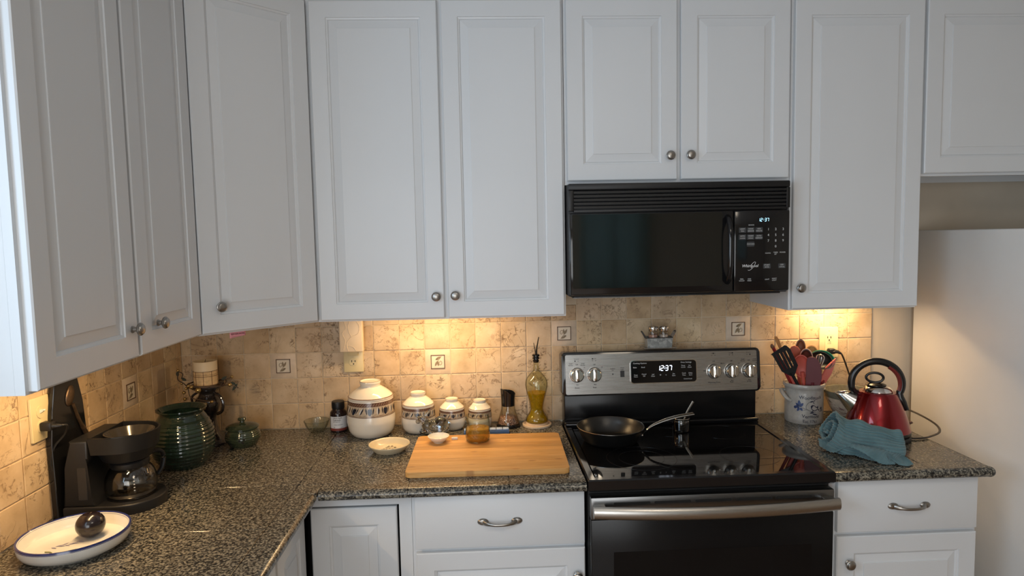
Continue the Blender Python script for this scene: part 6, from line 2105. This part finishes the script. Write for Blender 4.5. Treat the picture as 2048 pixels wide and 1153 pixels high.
def utensils():
    X, Y = CRX, CRY
    zb = TOP+0.012
    MR = pmat('red_silicone', (0.23, 0.012, 0.014), 0.42, var=0.08)
    MDR = pmat('dark_red_silicone', (0.105, 0.006, 0.012), 0.45, var=0.08)
    MS = pmat('salmon_silicone', (0.56, 0.10, 0.07), 0.45, var=0.08)
    MPK = pmat('pink_silicone', (0.62, 0.17, 0.14), 0.45, var=0.06)
    MWD = wood_mat('honey_wood', (0.38, 0.17, 0.055), (0.54, 0.28, 0.10), 0.5)
    MWD2 = wood_mat('dark_wood', (0.10, 0.035, 0.015), (0.20, 0.08, 0.035), 0.45)
    G = 'kitchen utensils in the grey crock'
    def stick(o, z0, z1, r0, r1, mat, name='handle', flat=1.0):
        bm = BM(); tube(bm, [(0, 0, z0), (0, 0, (z0+z1)/2), (0, 0, z1)], [r0, (r0+r1)/2, r1], 10, flat=flat, up=(0, 1, 0))
        return part(name, bm, mat, o)
    # slotted turner
    o, L = utensil('slotted_turner', 'black slotted turner leaning left out of the crock', 'turner', (X+0.030, Y-0.040, zb), (2.318, -0.155, 1.214))
    stick(o, 0, L-0.110, 0.0058, 0.0062, M_BLKPLAST, flat=0.7)
    bm = BM()
    hz0, hz1 = L-0.112, L+0.002
    prism(bm, [(-0.008, hz0-0.012), (0.008, hz0-0.012), (0.034, hz0+0.020), (-0.030, hz0+0.018)], -0.0015, 0.0015, 'y')
    edges = [(-0.030, -0.036), (-0.017, -0.020), (-0.0045, -0.005), (0.0085, 0.010), (0.021, 0.0245), (0.034, 0.038)]
    zs0, zs1 = hz0+0.0185, hz1-0.022
    wds = 0.0030
    xs0 = [-0.030, -0.018, -0.006, 0.006, 0.018, 0.034]
    for i in range(5):
        a, b_ = xs0[i], xs0[i+1]
        g = 0.0013
        prism(bm, [(a+(g if i else 0), zs0), (b_-(g if i < 4 else 0), zs0), ((b_-(g if i < 4 else 0))*1.08, zs1), ((a+(g if i else 0))*1.08, zs1)], -0.0015, 0.0015, 'y')
    prism(bm, [(-0.030*1.08, zs1), (0.034*1.08, zs1), (0.030, hz1-0.004), (0.024, hz1), (-0.036, hz1-0.0145)], -0.0015, 0.0015, 'y')
    bm.transform(Matrix.Identity(4))
    part('slotted_head', bm, M_BLKPLAST, o, smooth=False)
    # wooden sticks and spoons
    o, L = utensil('wooden_spoon', 'thin wooden spoon handle poking up at left of the crock', 'spoon', (X+0.035, Y+0.020, zb), (2.337, -0.085, 1.246), 0.4)
    stick(o, 0, L-0.05, 0.0045, 0.0052, MWD2); bm = BM(); prism(bm, [(-0.004, L-0.055), (0.004, L-0.055), (0.0085, L-0.02), (0.006, L), (0.0, L+0.003), (-0.006, L-0.005)], -0.0025, 0.0025, 'y'); part('tip', bm, MWD, o)
    o, L = utensil('rubber_scraper', 'red handled scraper standing behind the black turner', 'scraper', (X+0.020, Y+0.005, zb), (2.318, -0.10, 1.214), 0.2)
    stick(o, 0, L, 0.0062, 0.0070, MR, flat=0.8); bm = BM(); ellipsoid(bm, Vector((0, 0, L-0.004)), 0.0085, 0.006, 0.012, 12, 8); part('end_cap', bm, MWD2, o)
    o, L = utensil('silicone_brush', 'orange red handle leaning at the left rim of the crock', 'brush', (X+0.020, Y-0.035, zb), (2.352, -0.13, 1.155), 0.2)
    stick(o, 0, L, 0.0075, 0.0085, MS, flat=0.7); bm = BM(); ellipsoid(bm, Vector((0, 0, L)), 0.0085, 0.0055, 0.008, 12, 8); part('end_cap', bm, MS, o)
    o, L = utensil('wooden_spoon', 'tall brown wooden spoon at the back of the crock', 'spoon', (X-0.005, Y+0.030, zb), (2.447, -0.070, 1.232))
    stick(o, 0, L-0.055, 0.0055, 0.0065, MWD); bm = BM(); bowl_head(bm, (0, L-0.034), 0.0185, 0.034, 0.012); part('spoon_bowl', bm, MWD2, o)
    o, L = utensil('ladle_spoon', 'dark spoon with pale rim standing in front of the brown spoon', 'spoon', (X-0.012, Y-0.010, zb), (2.441, -0.120, 1.202))
    stick(o, 0, L-0.06, 0.0055, 0.0065, MWD2); bm = BM(); bowl_head(bm, (0.004, L-0.042), 0.0245, 0.043, 0.016); sb = part('spoon_bowl', bm, pmat('dark_melamine', (0.045, 0.022, 0.016), 0.35), o)
    bm = BM(); tube(bm, [(0.004+0.0240*math.cos(a), -0.0006, L-0.042+0.0425*math.sin(a)) for a in [2*PI*k/40 for k in range(40)]], 0.0015, 6, closed=True); part('pale_rim', bm, pmat('pale_edge', (0.50, 0.34, 0.26), 0.4), sb)
    o, L = utensil('rubber_scraper', 'large salmon red spoonula behind the dark red spatula', 'scraper', (X+0.005, Y-0.020, zb), (2.412, -0.140, 1.183))
    stick(o, 0, L-0.07, 0.006, 0.007, MS); bm = BM(); bowl_head(bm, (0, L-0.047), 0.031, 0.047, 0.013); bm.transform(Matrix.Translation((0, 0, 0))); part('scraper_head', bm, MS, o)
    o, L = utensil('rubber_scraper', 'rounded brick red scraper tip peeking behind the salmon spoonula', 'scraper', (X+0.015, Y+0.015, zb), (2.412, -0.080, 1.208))
    stick(o, 0, L-0.06, 0.006, 0.006, MS); bm = BM(); fs = prism(bm, [(-0.022, L-0.06), (0.022, L-0.06), (0.022, L-0.02), (0.015, L-0.006), (0.004, L), (-0.008, L-0.003), (-0.018, L-0.014), (-0.022, L-0.03)], -0.003, 0.003, 'y'); part('scraper_head', bm, pmat('brick_silicone', (0.36, 0.09, 0.045), 0.5), o)
    o, L = utensil('rubber_scraper', 'large dark red silicone spatula at the front of the crock', 'scraper', (X+0.006, Y-0.050, zb), (2.451, -0.165, 1.178))
    stick(o, 0, L-0.10, 0.006, 0.007, MDR)
    bm = BM()
    pts = [(-0.026, L-0.116), (0.026, L-0.116), (0.031, L-0.08), (0.030, L-0.05), (0.024, L-0.026), (0.014, L-0.009), (0.002, L-0.001), (-0.012, L), (-0.022, L-0.006), (-0.024, L-0.02)]
    fs = prism(bm, pts, -0.004, 0.004, 'y'); bmesh.ops.bevel(bm, geom=list(fs[0].edges)+list(fs[1].edges), offset=0.0025, segments=2, affect='EDGES')
    part('scraper_head', bm, MDR, o)
    o, L = utensil('wooden_spoon', 'honey coloured wooden spoon below the yellow outlet', 'spoon', (X+0.000, Y+0.030, zb), (2.501, -0.060, 1.204))
    stick(o, 0, L-0.05, 0.0055, 0.006, MWD); bm = BM(); bowl_head(bm, (0, L-0.034), 0.025, 0.034, 0.010); part('spoon_bowl', bm, MWD, o)
    o, L = utensil('ladle', 'black ladle with green back at the right of the crock', 'ladle', (X+0.000, Y+0.000, zb), (2.510, -0.115, 1.190))
    stick(o, 0, L-0.06, 0.006, 0.007, M_BLKPLAST)
    bm = BM(); bowl_head(bm, (0.004, L-0.036), 0.043, 0.036, 0.028, 0.003); bm.transform(Matrix.Translation((0, 0, L-0.036)) @ Matrix.Rotation(-0.42, 4, 'X') @ Matrix.Translation((0, 0, -(L-0.036)))); part('ladle_bowl', bm, pmat('black_nylon', (0.012, 0.012, 0.012), 0.4), o)
    bm = BM(); bowl_head(bm, (0.010, L-0.030), 0.0465, 0.0385, 0.030, 0.002); bm.transform(Matrix.Translation((0, 0.0042, 0))); bm.transform(Matrix.Translation((0, 0, L-0.036)) @ Matrix.Rotation(-0.42, 4, 'X') @ Matrix.Translation((0, 0, -(L-0.036)))); part('green_back', bm, pmat('green_silicone', (0.045, 0.26, 0.16), 0.4), o)
    # whisk
    o, L = utensil('whisk', 'small steel wire whisk with red handle in front of the ladle', 'whisk', (X+0.020, Y-0.040, zb), (2.478, -0.165, 1.187))
    MST = pmat('whisk_wire', (0.70, 0.66, 0.62), 0.2, 1.0, var=0.03)
    stick(o, 0, L-0.072, 0.005, 0.0055, pmat('whisk_handle', (0.42, 0.30, 0.22), 0.4))
    for k in range(5):
        a = PI*k/5
        bm = BM()
        pts = []
        for i in range(25):
            t = i/24
            s = math.sin(PI*t)
            w = 0.0175*math.sin(2*PI*t)*(0.55+0.45*s) if False else 0
            th = PI*2*t
            ww = -0.0175*math.sin(2*PI*t)*(1 if True else 0)
            h = 0.075*math.sin(PI*t)**0.9
            pts.append((ww*math.cos(a)*(0.35+0.65*math.sin(PI*t)), ww*math.sin(a)*(0.35+0.65*math.sin(PI*t)), L-0.075+h))
        tube(bm, pts, 0.0008, 6)
        part('wire_loop', bm, MST, o)
    # pink spatula on the right
    o, L = utensil('rubber_scraper', 'pale pink angled spatula leaning right out of the crock', 'scraper', (X-0.010, Y-0.020, zb), (2.553, -0.130, 1.163), 0.5)
    stick(o, 0, L-0.095, 0.006, 0.0065, MR)
    bm = BM(); fs = prism(bm, [(-0.015, L-0.105), (0.014, L-0.105), (0.016, L-0.06), (0.012, L-0.02), (0.004, L+0.002), (-0.002, L-0.010), (-0.016, L-0.045)], -0.004, 0.004, 'y'); bmesh.ops.bevel(bm, geom=list(fs[0].edges)+list(fs[1].edges), offset=0.002, segments=2, affect='EDGES')
    part('scraper_head', bm, MPK, o)
utensils()

def patterned_bowl():
    root = thing('pottery_bowl', 'grey rimmed pottery bowl with red berry pattern between crock and kettle', 'bowl', (2.624, -0.112, TOP))
    key = [(0.042, 0.0), (0.044, 0.006), (0.040, 0.009), (0.050, 0.020), (0.068, 0.045), (0.082, 0.078), (0.0915, 0.104), (0.0935, 0.1165)]
    pr = sp2(key, 5)
    R = prof_radius(pr)
    bm = BM(); lathe(bm, [(0, 0)]+pr+[(0.0925, 0.1185), (0.0895, 0.1165), (0.087, 0.104), (0.077, 0.075), (0.06, 0.042), (0.03, 0.02), (0, 0.017)], 64)
    b = part('body', bm, pmat('grey_green_glaze', (0.17, 0.16, 0.115), 0.25, coat=0.3, var=0.25, vscale=40), root)
    bm = BM(); lathe(bm, [(R(z)+0.0003, z) for z in [0.022+0.070*i/12 for i in range(13)]]+[(R(0.092)-0.002, 0.092), (R(0.022)-0.002, 0.022)], 64, closed=True)
    part('pale_band', bm, pmat('bowl_cream', (0.66, 0.54, 0.41), 0.25, coat=0.3, var=0.12, vscale=60), b, label='cream painted band with dark red berries')
    bm = BM(); bk = BM()
    rr = random.Random(3)
    for i in range(11):
        a0 = i*2*PI*0.068/11
        for j in range(16):
            z = 0.028+rr.random()*0.040
            x = a0+rr.uniform(-0.015, 0.015)
            flat_poly(bm, [(x+0.0019*math.cos(t), z+0.0023*math.sin(t)) for t in [2*PI*k/8 for k in range(8)]])
        for j in range(4):
            flat_poly(bk, leaf_pts(a0+rr.uniform(-0.014, 0.014), 0.070+rr.random()*0.006, 0.009, 0.0025, rr.uniform(0.6, 2.4)))
    wrap(bm, lambda z: R(z), 0, 0.0007); wrap(bk, lambda z: R(z), 0, 0.0007)
    p = part('berries', bm, pmat('berry_paint', (0.15, 0.022, 0.04), 0.3), b); p['kind'] = 'stuff'
    p = part('berry_leaves', bk, pmat('berry_leaf_paint', (0.08, 0.05, 0.03), 0.3), b); p['kind'] = 'stuff'
patterned_bowl()

def kettle():
    KX, KY = 2.600, -0.335
    base = thing('kettle_base', 'flat dark power base with long black cord under the red kettle', 'kettle base', (KX, KY, TOP))
    bm = BM(); lathe(bm, [(0, 0), (0.104, 0), (0.1085, 0.003), (0.1095, 0.010), (0.107, 0.016), (0.096, 0.0185), (0, 0.0185)], 64)
    part('disc', bm, M_BLKPLAST, base)
    L = lambda x, y, z: (x-KX, y-KY, z-TOP)
    bm = BM()
    pts = [L(2.600, -0.030, 1.170), L(2.616, -0.038, 1.171), L(2.632, -0.040, 1.160), L(2.652, -0.038, 1.115), L(2.675, -0.038, 1.055), L(2.705, -0.040, 1.010), L(2.755, -0.050, 0.995), L(2.805, -0.080, 0.972), L(2.850, -0.130, 0.952), L(2.872, -0.200, 0.938), L(2.868, -0.275, 0.928), L(2.835, -0.335, 0.922), L(2.780, -0.370, 0.9195), L(2.740, -0.385, 0.9190), L(2.700, -0.385, 0.9190), L(2.690, -0.36, 0.9210)]
    tube(bm, smooth_pts(pts, 7), 0.0042, 10, flat=0.75)
    c = part('power_cord', bm, pmat('cord_brown_black', (0.022, 0.016, 0.013), 0.35), base)
    bm = BM()
    b2 = BM(); box(b2, 2.585-KX, 2.612-KX, -0.034-KY, -0.0095-KY, 1.160-TOP, 1.182-TOP, 0.005, 3); merge(bm, b2)
    tube(bm, [L(2.608, -0.030, 1.171), L(2.618, -0.036, 1.170), L(2.628, -0.0395, 1.164)], [0.009, 0.007, 0.0045], 10)
    part('plug', bm, M_BLKPLAST, c)
    root = thing('electric_kettle', 'shiny red electric kettle with black ring handle and chrome spout', 'kettle', (KX, KY, TOP+0.0190), -0.42)
    m, nt, b = new_mat('metallic_red')
    f = noise_tex(nt, obj_vec(nt), 6, 2)
    nt.links.new(ramp(nt, f, [(0.3, (0.20, 0.004, 0.007)), (0.7, (0.25, 0.006, 0.010))]), b.inputs['Base Color'])
    b.inputs['Metallic'].default_value = 0.75; b.inputs['Roughness'].default_value = 0.24; b.inputs['Coat Weight'].default_value = 0.6; b.inputs['Coat Roughness'].default_value = 0.04
    key = [(0.101, 0.0), (0.1075, 0.004), (0.1085, 0.012), (0.1025, 0.035), (0.092, 0.070), (0.079, 0.105), (0.068, 0.130), (0.062, 0.142), (0.0585, 0.147)]
    pr = sp2(key, 5)
    bm = BM(); lathe(bm, [(0, 0)]+pr+[(0, 0.147)], 72)
    part('body', bm, m, root)
    bm = BM(); lathe(bm, [(0.102, 0.0), (0.1080, 0.0045), (0.1089, 0.0045), (0.1090, 0.0135), (0.1080, 0.0140), (0.1083, 0.012), (0.1070, 0.003)], 72, closed=True)
    part('base_band', bm, pmat('kettle_black', (0.010, 0.009, 0.009), 0.25), root)
    bm = BM(); lathe(bm, [(0, 0.1472), (0.0475, 0.1472), (0.0485, 0.150), (0.0450, 0.158), (0.036, 0.166), (0.022, 0.1705), (0, 0.1715)], 56)
    lid = part('lid', bm, M_CHROME, root)
    bm = BM(); lathe(bm, [(0, 0.1705), (0.026, 0.1690), (0.0335, 0.1695), (0.0335, 0.1725), (0.024, 0.1765), (0.010, 0.1785), (0, 0.1785)], 40, c=(-0.006, 0, 0))
    part('lid_cap', bm, MATS['kettle_black'], lid)
    bm = BM(); tube(bm, [(-0.010+0.0275*math.cos(a), 0.0, 0.1965+0.0175*math.sin(a)) for a in [2*PI*k/36 for k in range(36)]], 0.0045, 10, closed=True)
    part('lid_ring', bm, MATS['kettle_black'], lid)
    # ring handle in a plane facing the room
    bm = BM()
    n = 40
    pts, rad = [(-0.050, 0.004, 0.132), (-0.064, 0.002, 0.136), (-0.077, -0.002, 0.1435)], [0.011, 0.0125, 0.0125]
    cx, cz, R = -0.004, 0.1765, 0.0795
    for i in range(n+1):
        a = math.radians(196-222*i/n)
        pts.append((cx+R*math.cos(a)*1.03, 0.0+0.010*math.cos(a), cz+R*math.sin(a)))
        rad.append(0.0125)
    pts += [(0.072, 0.004, 0.128), (0.0815, 0.004, 0.112), (0.094, 0.004, 0.085)]
    rad += [0.013, 0.0115, 0.0075]
    tube(bm, pts, rad, 14, up=(0, 1, 0))
    part('handle', bm, MATS['kettle_black'], root)
    bm = BM()
    n = 26
    tube(bm, [(cx+(R-0.0085)*math.cos(math.radians(60-78*i/n))*1.03, -0.0035, cz+(R-0.0085)*math.sin(math.radians(60-78*i/n))) for i in range(n+1)], 0.0068, 8, up=(0, 1, 0))
    part('handle_grip', bm, pmat('dark_red_grip', (0.16, 0.015, 0.012), 0.35), root, label='dark red inner grip')
    # spout: short chrome funnel with its mouth turned up
    bm = BM()
    seg = 32
    rows = []
    for t in range(9):
        k = t/8
        row = []
        for j in range(seg):
            a = 2*PI*j/seg
            b0 = Vector((-0.074, 0, 0.096))+Vector((0.42, 0, 0.90))*(0.038*math.sin(a))+Vector((0, 1, 0))*(0.029*math.cos(a))
            b1 = Vector((-0.116, 0, 0.137))+Vector((0.97, 0, 0.10))*(0.027*math.sin(a))+Vector((0, 1, 0))*(0.0165*math.cos(a))
            row.append(bm.verts.new(b0.lerp(b1, k)))
        rows.append(row)
    for A, B in zip(rows, rows[1:]):
        for j in range(seg):
            bm.faces.new((A[j], A[(j+1) % seg], B[(j+1) % seg], B[j]))
    o = part('spout', bm, pmat('spout_chrome', (0.62, 0.61, 0.58), 0.18, 1.0, var=0.03), root)
    md = o.modifiers.new('wall', 'SOLIDIFY'); md.thickness = 0.0018; md.offset = 0
    bm = BM(); tube(bm, [Vector((-0.074, 0, 0.096))+Vector((0.42, 0, 0.90))*(0.0388*math.sin(a))+Vector((0, 1, 0))*(0.0298*math.cos(a)) for a in [2*PI*k/36 for k in range(36)]], 0.0022, 8, closed=True)
    part('spout_collar', bm, M_CHROME, root)
    bm = BM()
    fs = prism(bm, [(0.098, -0.016), (0.125, -0.017), (0.141, -0.010), (0.144, 0.0), (0.141, 0.010), (0.125, 0.017), (0.098, 0.016)], 0.020, 0.0275, 'z'); bmesh.ops.bevel(bm, geom=list(fs[0].edges)+list(fs[1].edges), offset=0.0025, segments=2, affect='EDGES'); bm.transform(Matrix.Rotation(0.55, 4, 'Z'))
    part('switch_lever', bm, pmat('lever_brown', (0.07, 0.018, 0.014), 0.3), root)
kettle()

def towel():
    ox, oy = 2.455, -0.515
    m, nt, b = new_mat('teal_cotton')
    v = obj_vec(nt)
    f = noise_tex(nt, v, 22, 4, 0.6)
    c = ramp(nt, f, [(0.3, (0.075, 0.155, 0.175)), (0.7, (0.125, 0.225, 0.245))])
    nt.links.new(c, b.inputs['Base Color']); b.inputs['Roughness'].default_value = 0.95; b.inputs['Sheen Weight'].default_value = 0.35; b.inputs['Sheen Roughness'].default_value = 0.5
    g = noise_tex(nt, v, 1500, 2)
    bump(nt, b, g, 0.5, 0.0012)
    bm = BM()
    # A: rolled body, swept along a path from the open left end to the folded right end
    prof = [(-0.052, -0.042), (-0.058, -0.018), (-0.053, 0.012), (-0.036, 0.035), (-0.008, 0.045), (0.022, 0.041), (0.043, 0.022), (0.047, -0.006), (0.036, -0.030), (0.012, -0.037), (-0.014, -0.031), (-0.029, -0.013), (-0.026, 0.008), (-0.010, 0.022), (0.010, 0.020), (0.022, 0.006), (0.018, -0.010), (0.004, -0.014), (-0.006, -0.006)]
    P2 = smooth_pts([(a, b_, 0) for a, b_ in prof], 26)
    # arc length
    S = [0.0]
    for a, b_ in zip(P2, P2[1:]):
        S.append(S[-1]+(b_-a).length)
    path = smooth_pts([(2.352, -0.462, 0.992), (2.378, -0.468, 0.978), (2.410, -0.480, 0.967), (2.450, -0.497, 0.960), (2.495, -0.514, 0.955), (2.535, -0.530, 0.951), (2.562, -0.540, 0.949)], 9)
    n = len(path)
    rings = []
    for i, p in enumerate(path):
        t = i/(n-1)
        d = (path[min(i+1, n-1)]-path[max(i-1, 0)]).normalized()
        side = Vector((0, 0, 1)).cross(d).normalized()      # towards +y (back)
        upv = d.cross(side)
        sc = 1.14-0.22*t
        w = 1.05-0.10*t
        row = []
        for k, q in enumerate(P2):
            tn = (P2[min(k+1, len(P2)-1)]-P2[max(k-1, 0)]).normalized()
            nrm = Vector((-tn.y, tn.x, 0))
            rib = 0.0030*math.sin(S[k]*2*PI/0.0105)
            wr = 0.0145*noise.noise(Vector((t*3.4, q.x*20, q.y*20+3)))+0.0065*noise.noise(Vector((t*6, q.x*40, q.y*40+9)))
            fade = 1.0
            if t > 0.90:      # the right end closes round
                fade = math.sqrt(max(0.02, 1-((t-0.90)/0.10)**2*0.75))
            qq = (Vector((q.x, q.y, 0))*sc*fade)+nrm*(rib+wr)
            pos = p+side*qq.x*w+upv*qq.y
            pos.z = max(pos.z, TOP+0.004+0.0012*(k % 2))
            row.append(bm.verts.new((pos.x-ox, pos.y-oy, pos.z-TOP)))
        rings.append(row)
    for A, B in zip(rings, rings[1:]):
        for k in range(len(A)-1):
            bm.faces.new((A[k], A[k+1], B[k+1], B[k]))
    # close the right end with a gathered face fan
    A = rings[-1]
    cen = Vector((0, 0, 0))
    for vv in A: cen += vv.co
    cen /= len(A)
    cv = bm.verts.new(cen+Vector((0.004, -0.002, 0)))
    ks = list(range(0, int(len(A)*0.55)))
    for k in ks[:-1]:
        bm.faces.new((A[k], A[k+1], cv))
    # B: loose lower layers with a wavy hem, front of the roll
    def sheet(topc, hemc, sag, ph, amp):
        T = smooth_pts(topc, 14); Hm = smooth_pts(hemc, 14)
        nn = min(len(T), len(Hm))
        rows = []
        mv = 16
        for j in range(mv+1):
            vq = j/mv
            row = []
            for i in range(nn):
                u = i/(nn-1)
                p = T[i].lerp(Hm[i], vq)
                p.z += sag*math.sin(PI*vq)
                off = amp*vq*math.sin(u*2*PI*2.6+ph)*0.5+0.003*noise.noise(Vector((u*7, vq*3, ph)))
                p.y -= off
                p.z += 0.0018*math.sin(u*2*PI*24)
                p.z = max(p.z, TOP+0.003)
                row.append(bm.verts.new((p.x-ox, p.y-oy, p.z-TOP)))
            rows.append(row)
        for A, B in zip(rows, rows[1:]):
            for i in range(nn-1):
                bm.faces.new((A[i], A[i+1], B[i+1], B[i]))
    topc = [(2.335, -0.430, 0.945), (2.360, -0.490, 0.950), (2.400, -0.535, 0.952), (2.450, -0.558, 0.950), (2.500, -0.572, 0.942), (2.545, -0.578, 0.932)]
    hem1 = [(2.333, -0.440, 0.922), (2.345, -0.510, 0.921), (2.372, -0.545, 0.952), (2.402, -0.582, 0.944), (2.440, -0.615, 0.918), (2.480, -0.628, 0.917)]
    sheet(topc, hem1, 0.006, 0.4, 0.004)
    hem2 = [(2.352, -0.450, 0.918), (2.362, -0.520, 0.918), (2.392, -0.530, 0.922), (2.412, -0.560, 0.918), (2.440, -0.588, 0.918), (2.488, -0.618, 0.918)]
    sheet([(x+0.006, y+0.020, z-0.010) for x, y, z in topc], hem2, 0.003, 2.0, 0.010)
    hem3 = [(2.440, -0.596, 0.917), (2.462, -0.625, 0.917), (2.475, -0.612, 0.930), (2.492, -0.636, 0.917), (2.512, -0.640, 0.917), (2.538, -0.634, 0.917)]
    top3 = [(2.430, -0.560, 0.935), (2.455, -0.566, 0.937), (2.480, -0.570, 0.938), (2.500, -0.574, 0.936), (2.515, -0.577, 0.934), (2.530, -0.578, 0.930)]
    sheet(top3, hem3, 0.004, 1.1, 0.006)
    me = mesh_of('dish_towel', bm, m, 80)
    o = link('dish_towel', me, None, (ox, oy, TOP))
    md = o.modifiers.new('cloth_thickness', 'SOLIDIFY'); md.thickness = 0.0026; md.offset = 0
    tag(o, 'crumpled teal ribbed dish towel on the worktop in front of the red kettle', 'towel')
towel()
